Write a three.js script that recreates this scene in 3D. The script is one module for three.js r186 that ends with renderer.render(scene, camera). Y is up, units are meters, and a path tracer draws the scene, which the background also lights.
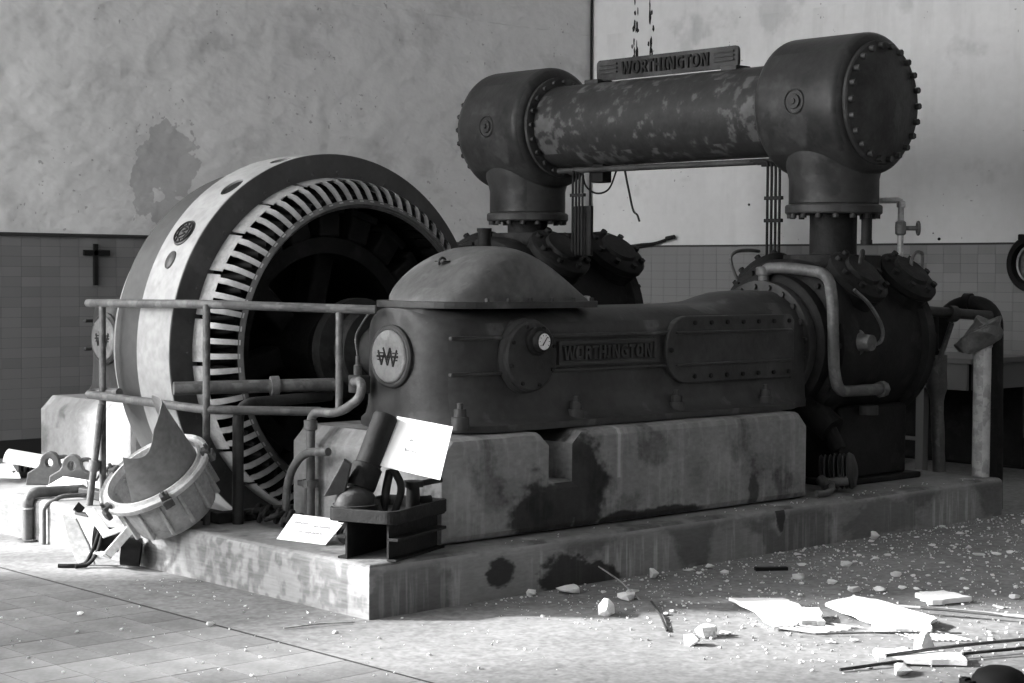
import * as THREE from 'three';
import { RoundedBoxGeometry } from 'three/addons/geometries/RoundedBoxGeometry.js';
import { ConvexGeometry } from 'three/addons/geometries/ConvexGeometry.js';
import { mergeGeometries, mergeVertices, toCreasedNormals } from 'three/addons/utils/BufferGeometryUtils.js';
import { TextGeometry } from 'three/addons/geometries/TextGeometry.js';
import { FontLoader } from 'three/addons/loaders/FontLoader.js';
import { RectAreaLightUniformsLib } from 'three/addons/lights/RectAreaLightUniformsLib.js';
import { Brush, Evaluator, SUBTRACTION } from 'three-bvh-csg';

// ---------------------------------------------------------------- camera, light, exposure
const scene = new THREE.Scene();
scene.background = new THREE.Color(0.8, 0.8, 0.8);
const renderer = new THREE.WebGLRenderer({ antialias: true });
renderer.toneMapping = THREE.LinearToneMapping;
renderer.toneMappingExposure = 1.0;
renderer.shadowMap.enabled = true;
RectAreaLightUniformsLib.init();

const camera = new THREE.PerspectiveCamera(21.8965, 1024 / 683, 0.1, 80);
camera.position.set(-5.0256, 1.6, 6.2828);
camera.up.set(0.0223, 0.99919, -0.0336);
camera.lookAt(-5.0256 + 0.68475, 1.6 - 0.03975, 6.2828 - 0.72769);

// room limits
const ZB = -6.376, XR = 7.98, XL = -9.5, ZF = 9.5, TOP = 7.2;
// windows: [wall, centre along the wall, width, sill, head, light of the frosted panes (0: clear glass)]
const WINDOWS = [
  ['back', -7.6, 2.5, 1.3, 4.15, 14],
  ['back', -7.6, 2.5, 4.38, 6.4, 0],
  ['back', -3.95, 3.0, 1.4, 3.45, 0],
  ['back', -3.95, 3.0, 3.65, 6.0, 15],
  ['left', -4.2, 2.4, 1.3, 6.0, 30],
  ['left', 0.5, 2.4, 1.3, 6.0, 7],  // unseen window added as fill light for the front faces of the machine
];
for (const [wall, c, w, y0, y1, power] of WINDOWS) {
  if (!power) continue;
  const y = (y0 + y1) / 2, l = new THREE.RectAreaLight(0xffffff, power, w, y1 - y0);
  if (wall === 'back') { l.position.set(c, y, ZB + 0.03); l.lookAt(c, y, 0); } else { l.position.set(XL + 0.03, y, c); l.lookAt(0, y, c); }
  scene.add(l);
}
// low hazy sun behind the back wall, coming in through the clear panes
const sun = new THREE.DirectionalLight(0xffffff, 25);
sun.position.set(-7.3 * 2, 4.66 * 2, -6.8 * 2); sun.target.position.set(0, 0, 0); scene.add(sun, sun.target);
sun.castShadow = true; sun.shadow.radius = 7; sun.shadow.mapSize.set(2048, 2048);
Object.assign(sun.shadow.camera, { left: -14, right: 14, top: 12, bottom: -12, near: 0.5, far: 50 });

// ---------------------------------------------------------------- helpers
let seed = 20240611;
const rnd = () => { seed = (seed * 1664525 + 1013904223) >>> 0; return seed / 4294967296; };
const rr = (a, b) => a + (b - a) * rnd();
const V = (x, y, z) => new THREE.Vector3(x, y, z);
const PI = Math.PI;

// periodic value noise on a lattice
function lattice(n, s) {
  let q = s >>> 0; const a = new Float32Array(n * n);
  for (let i = 0; i < n * n; i++) { q = (q * 1664525 + 1013904223) >>> 0; a[i] = q / 4294967296; }
  return (u, v) => {           // u, v in lattice cells
    const x0 = Math.floor(u), y0 = Math.floor(v); let fx = u - x0, fy = v - y0;
    fx = fx * fx * (3 - 2 * fx); fy = fy * fy * (3 - 2 * fy);
    const xa = ((x0 % n) + n) % n, xb = (xa + 1) % n, ya = (((y0 % n) + n) % n) * n, yb = ((((y0 + 1) % n) + n) % n) * n;
    return (a[ya + xa] * (1 - fx) + a[ya + xb] * fx) * (1 - fy) + (a[yb + xa] * (1 - fx) + a[yb + xb] * fx) * fy;
  };
}
function fbmMaker(base, oct, s) {   // periodic over [0,1]
  const L = []; for (let i = 0; i < oct; i++) L.push([lattice(base << i, s + i * 77), base << i]);
  return (u, v) => { let t = 0, a = 0.5, w = 0; for (const [f, n] of L) { t += a * f(u * n, v * n); w += a; a *= 0.55; } return t / w; };
}
const clamp = (x, a = 0, b = 1) => Math.min(b, Math.max(a, x));
const sstep = (a, b, x) => { const t = clamp((x - a) / (b - a)); return t * t * (3 - 2 * t); };
const toS = (l) => 255 * (l <= 0.0031308 ? 12.92 * l : 1.055 * Math.pow(clamp(l), 1 / 2.4) - 0.055);
function tex(w, h, fn, colour = true) {   // fn(u, v) -> linear grey (colour) or value (data)
  const d = new Uint8Array(w * h * 4);
  for (let j = 0; j < h; j++) for (let i = 0; i < w; i++) {
    const g = fn((i + 0.5) / w, (j + 0.5) / h), b = colour ? toS(clamp(g)) : clamp(g) * 255, k = (j * w + i) * 4;
    d[k] = d[k + 1] = d[k + 2] = b; d[k + 3] = 255;
  }
  const t = new THREE.DataTexture(d, w, h); t.wrapS = t.wrapT = THREE.RepeatWrapping;
  t.magFilter = THREE.LinearFilter; t.minFilter = THREE.LinearMipmapLinearFilter; t.generateMipmaps = true;
  if (colour) t.colorSpace = THREE.SRGBColorSpace; t.needsUpdate = true; return t;
}
const grey = (l) => new THREE.Color().setRGB(l, l, l);
function mat(o, size = 1) {
  const m = o.clearcoat !== undefined || o.specularIntensity !== undefined || o.transmission !== undefined ? new THREE.MeshPhysicalMaterial(o) : new THREE.MeshStandardMaterial(o);
  m.userData.size = size; m.side = THREE.DoubleSide; return m;
}
function boxUV(g, size) {
  g = g.index ? g.toNonIndexed() : g; if (!g.attributes.normal) g.computeVertexNormals();
  const p = g.attributes.position, n = p.count, uv = new Float32Array(n * 2), s = Array.isArray(size) ? size : [size, size];
  const a = V(), b = V(), c = V(), q = V();
  for (let i = 0; i < n; i += 3) {
    a.fromBufferAttribute(p, i); b.fromBufferAttribute(p, i + 1); c.fromBufferAttribute(p, i + 2);
    q.copy(b).sub(a).cross(c.clone().sub(a)); const X = Math.abs(q.x), Y = Math.abs(q.y), Z = Math.abs(q.z);
    [a, b, c].forEach((t, k) => {
      const [u, v] = Y >= X && Y >= Z ? [t.x, t.z] : X > Z ? [t.z, t.y] : [t.x, t.y];
      uv[(i + k) * 2] = u / s[0]; uv[(i + k) * 2 + 1] = v / s[1];
    });
  }
  g.setAttribute('uv', new THREE.BufferAttribute(uv, 2)); return g;
}
const taken = {};
const numbered = (n) => { const k = taken[n] = (taken[n] ?? -1) + 1; return k ? `${n}_${String(k).padStart(3, '0')}` : n; };
function clean(g) { g = g.index ? g.toNonIndexed() : g; for (const k of Object.keys(g.attributes)) if (!['position', 'normal'].includes(k)) g.deleteAttribute(k); if (!g.attributes.normal) g.computeVertexNormals(); return g; }
const join = (list) => list.length === 1 ? clean(list[0]) : mergeGeometries(list.map(clean));
function part(name, geo, m, parent, label) {
  if (Array.isArray(geo)) geo = join(geo);
  if (m.map || m.bumpMap || m.roughnessMap) { if (!geo.userData.keepUV) geo = boxUV(geo, m.userData.size); }
  const o = new THREE.Mesh(geo, m); o.name = name; o.castShadow = o.receiveShadow = true;
  if (label) o.userData.label = label;
  parent.add(o); return o;
}
function thing(name, label, category, group) {
  const o = new THREE.Group(); o.name = numbered(name); o.userData = { label, category };
  if (group) o.userData.group = group; scene.add(o); return o;
}
function single(name, geo, m, label, category, group) {
  const o = part(numbered(name), geo, m, scene); o.userData = { label, category }; if (group) o.userData.group = group; return o;
}
function settle(o, x, y, z) { o.position.set(x, y, z); for (const c of o.children) c.position.sub(o.position); return o; }   // parts were laid out in room coordinates
function structure(o) { o.userData.kind = 'structure'; return o; }

const box = (w, h, d, x, y, z, r = 0.006) => { const g = r ? new RoundedBoxGeometry(w, h, d, 2, Math.min(r, w / 2.1, h / 2.1, d / 2.1)) : new THREE.BoxGeometry(w, h, d); g.translate(x, y, z); return g; };
const span = (x0, x1, y0, y1, z0, z1, r = 0.006) => box(Math.abs(x1 - x0), Math.abs(y1 - y0), Math.abs(z1 - z0), (x0 + x1) / 2, (y0 + y1) / 2, (z0 + z1) / 2, r);
const up = V(0, 1, 0);
function along(g, p, d) { g.applyQuaternion(new THREE.Quaternion().setFromUnitVectors(up, V(...d).normalize())); g.translate(...p); return g; }
function rod(p0, p1, r0, r1 = r0, seg = 20) {
  const a = V(...p0), b = V(...p1), L = a.distanceTo(b); const g = new THREE.CylinderGeometry(r1, r0, L, seg); g.translate(0, L / 2, 0);
  return along(g, p0, b.sub(a).toArray());
}
function lathe(prof, p, d, seg = 48, creased = 0.6) {   // prof: [radius, height]
  let g = new THREE.LatheGeometry(prof.map(([r, h]) => new THREE.Vector2(Math.max(r, 1e-4), h)), seg);
  g.deleteAttribute('normal'); g.deleteAttribute('uv'); g = toCreasedNormals(mergeVertices(g, 1e-5), creased); return along(g, p, d);
}
const hex = (p, d, r, h) => along(new THREE.CylinderGeometry(r * 0.94, r, h, 6).translate(0, h / 2, 0), p, d);
function pipeCurve(pts, bend) {
  const P = pts.map((p) => V(...p)), path = new THREE.CurvePath(); let last = P[0];
  for (let i = 1; i < P.length - 1; i++) {
    const a = P[i].clone().sub(P[i - 1]), b = P[i + 1].clone().sub(P[i]); const r = Math.min(bend, a.length() * 0.49, b.length() * 0.49);
    const s = P[i].clone().addScaledVector(a.normalize(), -r), e = P[i].clone().addScaledVector(b.normalize(), r);
    if (s.distanceTo(last) > 1e-4) path.add(new THREE.LineCurve3(last, s));
    path.add(new THREE.QuadraticBezierCurve3(s, P[i].clone(), e)); last = e;
  }
  path.add(new THREE.LineCurve3(last, P[P.length - 1])); return path;
}
function tubeOf(curve, r, n, seg) {
  const g = clean(new THREE.TubeGeometry(curve, n, r, seg)), out = [g];
  for (const t of [0, 1]) { const c = curve.getPoint(t), d = curve.getTangent(t).multiplyScalar(t ? 1 : -1); out.push(along(new THREE.CylinderGeometry(r * 0.96, r, r * 0.1, seg), c.toArray(), d.toArray())); }
  return join(out);
}
const pipe = (pts, r, bend = 0.08, seg = 14) => tubeOf(pts.length > 2 ? pipeCurve(pts, bend) : new THREE.LineCurve3(V(...pts[0]), V(...pts[1])), r, pts.length > 2 ? pts.length * 16 : 2, seg);
const cable = (pts, r, seg = 8) => tubeOf(new THREE.CatmullRomCurve3(pts.map((p) => V(...p))), r, pts.length * 9, seg);
function loft(rings, caps = true) {   // rings: arrays of [x,y,z] of equal length, closed
  const n = rings[0].length, pos = [], idx = [];
  rings.forEach((R) => R.forEach((p) => pos.push(...p)));
  for (let i = 0; i < rings.length - 1; i++) for (let j = 0; j < n; j++) { const a = i * n + j, b = i * n + (j + 1) % n; idx.push(a, b, a + n, b, b + n, a + n); }
  if (caps) for (const i of [0, rings.length - 1]) {
    const c = rings[i].reduce((s, p) => [s[0] + p[0] / n, s[1] + p[1] / n, s[2] + p[2] / n], [0, 0, 0]); const k = pos.length / 3; pos.push(...c);
    for (let j = 0; j < n; j++) { const a = i * n + j, b = i * n + (j + 1) % n; i ? idx.push(a, b, k) : idx.push(b, a, k); }
  }
  let g = new THREE.BufferGeometry(); g.setAttribute('position', new THREE.Float32BufferAttribute(pos, 3)); g.setIndex(idx); return g;
}
const smooth = (g, a = 0.7) => toCreasedNormals(g, a);
function plate(pts, depth, bevel = 0.004, holes = []) {   // outline in x,y extruded along z
  const s = new THREE.Shape(pts.map(([x, y]) => new THREE.Vector2(x, y))); for (const h of holes) s.holes.push(new THREE.Path(h.map(([x, y]) => new THREE.Vector2(x, y))));
  return new THREE.ExtrudeGeometry(s, { depth, bevelEnabled: bevel > 0, bevelSize: bevel, bevelThickness: bevel, bevelSegments: 2, steps: 1 });
}
function roundRect(x0, x1, y0, y1, r, n = 6) {
  const o = []; for (const [cx, cy, a] of [[x1 - r, y1 - r, 0], [x0 + r, y1 - r, PI / 2], [x0 + r, y0 + r, PI], [x1 - r, y0 + r, PI * 1.5]])
    for (let k = 0; k <= n; k++) { const t = a + (PI / 2) * k / n; o.push([cx + r * Math.cos(t), cy + r * Math.sin(t)]); } return o;
}
const font = await new FontLoader().loadAsync('fonts/droid/droid_sans_bold.typeface.json');
function word(s, h, depth, width) {
  const g = new TextGeometry(s, { font, size: h, depth, curveSegments: 4, bevelEnabled: true, bevelSize: h * 0.02, bevelThickness: depth * 0.2, bevelSegments: 1 });
  g.computeBoundingBox(); const b = g.boundingBox; g.translate(-(b.min.x + b.max.x) / 2, -(b.min.y + b.max.y) / 2, 0); g.scale(width / (b.max.x - b.min.x), 1, 1); return g;
}
console.log('helpers');

// ---------------------------------------------------------------- materials
const n4 = fbmMaker(4, 7, 11), n8 = fbmMaker(8, 6, 305), n16 = fbmMaker(16, 5, 907), n64 = fbmMaker(64, 3, 51), n3 = fbmMaker(3, 5, 777), n128 = fbmMaker(128, 2, 4242);
const wallBump = tex(1024, 1024, (u, v) => 0.55 * n4(u, v + 0.06 * n8(u, v)) + 0.3 * n16(u, v) + 0.15 * n64(u, v), false);
// back wall, 8 m x 4 m: blotches, scuffs and one ragged patch where the top coat came off
const plasterMap = tex(2048, 1024, (u, v) => {
  const x = u * 8, y = v * 4, U = u * 2, W = v;
  let g = 0.58 + 0.10 * (n4(U, W) - 0.5) + 0.05 * (n64(U, W) - 0.5);
  const st = n8(U + 0.31, W + 0.1) * 0.7 + 0.3 * n16(U * 0.5, W * 2); g -= 0.12 * sstep(0.55, 0.72, st) * (0.6 + 0.5 * n64(W, U));
  if (n128(U, W) > 0.82 && n8(W, U) > 0.58) g *= 0.6;
  const e = n16(U, W) * 0.6 + n64(U, W) * 0.5, ell = (cx, cy, rx, ry) => 1 - Math.hypot((x - cx) / rx, (y - cy) / ry);
  const d = Math.max(ell(2.93, 2.52, 0.30, 0.34), ell(2.72, 2.30, 0.12, 0.30), ell(3.10, 2.42, 0.13, 0.24), ell(2.98, 2.08, 0.22, 0.14) - 0.12) + 1.7 * (e - 0.55);
  g = g + (0.40 - g) * sstep(0.10, 0.16, d); if (d > 0.07 && d < 0.10 && n64(W, U) > 0.55) g = 0.62; return g;
});
// right wall: vertical runs, blotches
const plasterRunMap = tex(2048, 1024, (u, v) => {
  const U = u * 2, W = v; let g = 0.54 + 0.10 * (n4(U, W) - 0.5) + 0.05 * (n64(U, W) - 0.5);
  g -= 0.08 * sstep(0.5, 0.8, n16(U * 2, W * 0.25)) * n8(U, W); g -= 0.10 * sstep(0.6, 0.75, n8(U + 0.4, W));
  if (n128(U, W) > 0.86 && n8(W, U) > 0.6) g *= 0.5; return g;
});
const ironMap = (base, amp, wear, s) => { const f = fbmMaker(6, 6, s), h = fbmMaker(40, 3, s + 9); return tex(512, 512, (u, v) => {
  let g = base * (1 + amp * 2.2 * (f(u, v) - 0.5) + 0.5 * (h(u, v) - 0.5)); g += wear * sstep(0.6, 0.72, f(u + 0.37, v + 0.2)) * (0.4 + 0.8 * h(v, u)); return g; }); };
const pitBump = tex(512, 512, (u, v) => 0.5 * n16(u, v) + 0.5 * n64(u, v), false);
const M = {};
const dimple = tex(1024, 512, (u, v) => 0.65 * n16(u * 1.0, v * 0.75 + 0.05 * n8(u, v)) + 0.25 * n8(u * 4, v * 2) + 0.10 * n64(u, v), false);
M.plaster = mat({ map: plasterMap, bumpMap: dimple, bumpScale: 0.045, roughness: 0.95 }, [8, 4]);
M.plasterRun = mat({ map: plasterRunMap, bumpMap: wallBump, bumpScale: 0.012, roughness: 0.95 }, [8, 4]);
M.plain = mat({ color: grey(0.5), roughness: 0.95 });
M.skirting = mat({ color: grey(0.012), roughness: 0.7 });
M.trim = mat({ color: grey(0.02), roughness: 0.6 });
M.tiles = [0.145, 0.155, 0.165, 0.16, 0.172, 0.138].map((l) => mat({ color: grey(l), roughness: 0.4 }));
M.bed = mat({ color: grey(0.10), roughness: 0.95 });
M.grout = mat({ color: grey(0.05), roughness: 0.95 });
const concMap = tex(1024, 1024, (u, v) => { let g = 0.215 + 0.16 * (n4(u, v) - 0.5) + 0.08 * (n64(u, v) - 0.5); g -= 0.09 * sstep(0.55, 0.7, n8(u + 0.2, v)); g += 0.10 * sstep(0.62, 0.7, n8(u, v + 0.5)) * n64(v, u) * 1.5; return g; });
M.concrete = mat({ map: concMap, bumpMap: wallBump, bumpScale: 0.02, roughness: 0.92 }, 2.0);
const screedMap = tex(1024, 1024, (u, v) => { let g = 0.205 + 0.12 * (n4(u, v) - 0.5) + 0.10 * (n64(u, v) - 0.5) + 0.10 * (n128(u, v) - 0.5); return g; });
M.screed = mat({ map: screedMap, bumpMap: pitBump, bumpScale: 0.006, roughness: 0.95 }, 2.6);
const floorTileMap = (b, s) => { const f = fbmMaker(5, 6, s), h = fbmMaker(60, 2, s + 3); return tex(256, 256, (u, v) => b + 0.12 * (f(u, v) - 0.5) + 0.06 * (h(u, v) - 0.5)); };
M.floorTiles = [mat({ map: floorTileMap(0.19, 5), roughness: 0.85 }, 0.9), mat({ map: floorTileMap(0.205, 15), roughness: 0.85 }, 0.9), mat({ map: floorTileMap(0.175, 25), roughness: 0.85 }, 0.9)];
M.frame = mat({ map: ironMap(0.038, 0.5, 0.05, 100), bumpMap: pitBump, bumpScale: 0.002, roughness: 0.52, specularIntensity: 0.5 }, 1.2);
M.cover = mat({ map: ironMap(0.085, 0.45, 0.06, 140), bumpMap: pitBump, bumpScale: 0.002, roughness: 0.5, specularIntensity: 0.5 }, 1.2);
M.disc = mat({ map: ironMap(0.115, 0.4, 0.05, 160), roughness: 0.6 }, 0.6);
M.iron = mat({ map: ironMap(0.03, 0.6, 0.02, 200), bumpMap: pitBump, bumpScale: 0.003, roughness: 0.6, specularIntensity: 0.5 }, 1.0);
M.dark = mat({ map: ironMap(0.013, 0.6, 0.01, 240), roughness: 0.7, specularIntensity: 0.35, bumpMap: pitBump, bumpScale: 0.003 }, 0.8);
M.black = mat({ color: grey(0.008), roughness: 0.75, specularIntensity: 0.3 });
M.drum = mat({ map: ironMap(0.026, 0.5, 0.02, 280), bumpMap: pitBump, bumpScale: 0.002, roughness: 0.45, specularIntensity: 0.32 }, 1.4);
M.pipe = mat({ map: ironMap(0.07, 0.6, 0.06, 320), roughness: 0.55 }, 0.5);
M.lightPipe = mat({ map: ironMap(0.32, 0.6, 0.1, 360), roughness: 0.55 }, 0.4);
M.galv = mat({ map: ironMap(0.30, 0.5, 0.08, 400), roughness: 0.45 }, 0.5);
M.band = mat({ map: ironMap(0.27, 0.16, 0.03, 440), roughness: 0.42 }, 1.6);
M.barrel = mat({ map: ironMap(0.05, 0.25, 0.03, 480), roughness: 0.5 }, 1.6);
M.rim = mat({ map: ironMap(0.035, 0.4, 0.02, 500), roughness: 0.55 }, 1.0);
M.guard = mat({ map: ironMap(0.24, 0.35, 0.06, 520), roughness: 0.4, metalness: 0.0 }, 0.6);
M.paper = mat({ color: grey(0.88), roughness: 0.8 });
M.chalk = mat({ color: grey(0.86), roughness: 0.95, bumpMap: pitBump, bumpScale: 0.004 }, 0.3);
M.lampBody = mat({ map: ironMap(0.36, 0.3, 0.05, 560), roughness: 0.5 }, 0.5);
M.lampRim = mat({ map: ironMap(0.55, 0.25, 0.05, 570), roughness: 0.4 }, 0.5);
M.sheet = mat({ map: ironMap(0.22, 0.15, 0.02, 600), roughness: 0.5 }, 0.9);
M.wood = mat({ color: grey(0.10), roughness: 0.8 });
M.glassFace = mat({ color: grey(0.75), roughness: 0.25 });
// flaked paint on the cooler pipe
{ const f = fbmMaker(5, 7, 640), h = fbmMaker(32, 4, 650);
  const m = tex(1024, 1024, (u, v) => { const w = f(u, v) * 0.42 + h(u, v) * 0.58; let g = 0.028 * (0.7 + 0.6 * h(u, v)); const q = sstep(0.5, 0.62, w); g += q * 0.045 * (0.4 + h(v, u)); return g; });
  M.flaked = mat({ map: m, bumpMap: pitBump, bumpScale: 0.003, roughness: 0.5, specularIntensity: 0.32 }, 2.0); }
console.log('materials');

// ---------------------------------------------------------------- room shell
const T = 0.3;
function wallWithOpenings(name, alongX, fixed, out, a0, a1, openings, m) {   // boxes around openings
  const G = [], cols = new Map(); for (const q of openings) { const k = q.c; if (!cols.has(k)) cols.set(k, []); cols.get(k).push(q); } let a = a0;
  const seg = (s, e, y0, y1) => { if (e - s < 1e-4 || y1 - y0 < 1e-4) return; const f0 = fixed, f1 = fixed + out * T; G.push(alongX ? span(s, e, y0, y1, f0, f1, 0) : span(f0, f1, y0, y1, s, e, 0)); };
  for (const k of [...cols.keys()].sort((p, q) => p - q)) { const Q = cols.get(k).sort((p, q) => p.y0 - q.y0), s0 = k - Q[0].w / 2, e0 = k + Q[0].w / 2; seg(a, s0, 0, TOP); let y = 0; for (const q of Q) { seg(s0, e0, y, q.y0); y = q.y1; } seg(s0, e0, y, TOP); a = e0; }
  seg(a, a1, 0, TOP); return structure(part(name, G, m, scene));
}
const op = (w) => WINDOWS.filter((q) => q[0] === w).map(([, c, wd, y0, y1]) => ({ c, w: wd, y0, y1 }));
const wallBack = wallWithOpenings('wall_back', true, ZB, -1, XL - T, XR, op('back'), M.plaster);
const wallLeft = wallWithOpenings('wall_left', false, XL, -1, ZB - T, ZF + T, op('left'), M.plain);
const wallRight = wallWithOpenings('wall_right', false, XR, 1, ZB - T, ZF + T, [], M.plasterRun);
const wallFront = wallWithOpenings('wall_front', true, ZF, 1, XL - T, XR + T, [], M.plain);
structure(part('ceiling', span(XL - T, XR + T, TOP, TOP + T, ZB - T, ZF + T, 0), M.plain, scene));
// windows, the added fill one included: frame, bars, frosted glowing panes
WINDOWS.forEach(([wall, c, w, y0, y1, power], i) => {
  const g = new THREE.Group(); g.name = `window_${i + 1}`; scene.add(structure(g));
  const glow = power ? mat({ color: grey(0.8), emissive: new THREE.Color(1, 1, 1), emissiveIntensity: 3, roughness: 0.6 }) : mat({ color: grey(1), transmission: 1, thickness: 0, roughness: 0 }), nr = Math.max(2, Math.round((y1 - y0) / 0.75));
  const put = (a0, a1, b0, b1, d0, d1) => wall === 'back' ? span(a0, a1, b0, b1, ZB - d0, ZB - d1, 0) : span(XL - d0, XL - d1, b0, b1, a0, a1, 0);
  const F = [put(c - w / 2, c - w / 2 + 0.06, y0, y1, 0.08, 0.16), put(c + w / 2 - 0.06, c + w / 2, y0, y1, 0.08, 0.16), put(c - w / 2, c + w / 2, y0, y0 + 0.06, 0.08, 0.16), put(c - w / 2, c + w / 2, y1 - 0.06, y1, 0.08, 0.16)];
  for (let k = 1; k < 3; k++) F.push(put(c - w / 2 + w * k / 3 - 0.02, c - w / 2 + w * k / 3 + 0.02, y0, y1, 0.09, 0.15));
  for (let k = 1; k < nr; k++) { const y = y0 + (y1 - y0) * k / nr; F.push(put(c - w / 2, c + w / 2, y - 0.02, y + 0.02, 0.09, 0.15)); }
  part('window_frame', F, M.rim, g);
  for (let a = 0; a < 3; a++) for (let b = 0; b < nr; b++) part('pane', put(c - w / 2 + w * a / 3 + 0.01, c - w / 2 + w * (a + 1) / 3 - 0.01, y0 + (y1 - y0) * b / nr + 0.01, y0 + (y1 - y0) * (b + 1) / nr - 0.01, 0.115, 0.125), glow, g);
});

// ---- tiled dado
const TW = 0.1675, TH = 0.0795, D0 = 0.26, ROWS = 20, DT = 1.852;
const tileGeoX = new THREE.BoxGeometry(TW - 0.003, TH - 0.003, 0.012), tileGeoZ = new THREE.BoxGeometry(0.012, TH - 0.003, TW - 0.003);
function dado(parent, onBack, from, to, near, far) {
  const kinds = M.tiles;
  part('tile_bed', onBack ? span(from, to, D0, DT, ZB, ZB + 0.009, 0) : span(XR - 0.009, XR, D0, DT, from, to, 0), M.bed, parent);
  const list = [], n = Math.floor((to - from) / TW);
  for (let i = 0; i < n; i++) for (let j = 0; j < ROWS; j++) { const a = from + (i + 0.5) * TW; if (!onBack || a < XL + 1 || true) list.push([a, D0 + (j + 0.5) * TH]); }
  const inView = (a) => a >= near && a <= far; let count = 0; const rest = [];
  list.sort((p, q) => onBack ? Math.abs(p[0] - near) - Math.abs(q[0] - near) : q[0] - p[0]);
  for (const [a, y] of list) {
    const pos = onBack ? [a, y, ZB + 0.006] : [XR - 0.006, y, a];
    if (inView(a) && count < 300) { const t = new THREE.Mesh(onBack ? tileGeoX : tileGeoZ, kinds[Math.floor(rnd() * 6)]); t.name = 'tile'; t.position.set(...pos); t.castShadow = t.receiveShadow = true; parent.add(t); count++; }
    else rest.push((onBack ? tileGeoX : tileGeoZ).clone().translate(...pos));
  }
  const r = part('wall_tiling', mergeGeometries(rest), kinds[2], parent); r.userData.kind = 'stuff';
}
const backWindowEnd = -2.4;
dado(wallBack, true, backWindowEnd, XR - 0.02, 1.35, 4.0);
dado(wallRight, false, ZB + 0.02, 2.5, -6.4, -1.25);
structure(part('trim_1', [span(backWindowEnd, XR, DT - 0.004, DT + 0.024, ZB, ZB + 0.03, 0.004)], M.trim, scene));
structure(part('trim_2', [span(XR - 0.022, XR, DT - 0.002, DT + 0.014, ZB + 0.03, 2.5, 0.004)], M.trim, scene));
structure(part('baseboard_back', span(backWindowEnd, XR, 0, D0, ZB, ZB + 0.016, 0.003), M.skirting, scene));
structure(part('baseboard_right', span(XR - 0.016, XR, 0, D0, ZB + 0.016, 2.5, 0.003), M.skirting, scene));
console.log('shell');

// ---- floor: base, cement screed, square tiles left of the groove
const GX = -0.59;
const floor = structure(part('floor', span(XL - T, XR + T, -0.25, -0.03, ZB - T, ZF + T, 0), M.grout, scene));
part('tile_bedding', span(XL, GX, -0.03, -0.002, ZB, ZF, 0), M.grout, floor);
part('groove_filler', span(GX, GX + 0.016, -0.03, -0.0008, ZB, ZF, 0), M.skirting, floor);
part('screed', span(GX + 0.016, XR, -0.03, 0, ZB, ZF, 0), M.screed, floor);
{
  const P = 0.237, list = [];
  const kinds = M.floorTiles.map((m) => boxUV(box(P - 0.005, 0.03, P - 0.005, 0, 0, 0, 0), 0.9));
  for (let i = 0; i < 30; i++) for (let k = -22; k < 40; k++) list.push([-0.802 + 0.1185 - i * P - 0.237 + 0.237 * 0, -1.31 + (k + 0.5) * P]);
  list.sort((a, b) => Math.hypot(a[0] + 1.1, (a[1] + 0.6) * 0.7) - Math.hypot(b[0] + 1.1, (b[1] + 0.6) * 0.7));
  const rest = [];
  list.forEach(([x, z], n) => {
    if (z < ZB || z > ZF) return; const k = Math.floor(rnd() * 3), y = -0.015 - rnd() * 0.001;
    if (n < 260) { const t = new THREE.Mesh(kinds[k], M.floorTiles[k]); t.name = 'floor_tile'; t.position.set(x, y, z); t.rotation.x = rr(-1, 1) * 0.002; t.receiveShadow = t.castShadow = true; floor.add(t); }
    else rest.push(kinds[0].clone().translate(x, y, z));
  });
  const W = GX - 0.002 - (-0.802 + 0.003);   // cut tiles along the groove
  const cut = boxUV(box(W, 0.03, P - 0.005, 0, 0, 0, 0), 0.9);
  for (let k = -10; k < 14; k++) { const t = new THREE.Mesh(cut, M.floorTiles[(k + 30) % 3]); t.name = 'floor_tile'; t.position.set(-0.799 + W / 2, -0.0155, -1.31 + (k + 0.5) * P); t.receiveShadow = t.castShadow = true; floor.add(t); }
  const r = part('far_floor_tiles', mergeGeometries(rest), M.floorTiles[0], floor); r.userData.kind = 'stuff';
}

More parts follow.
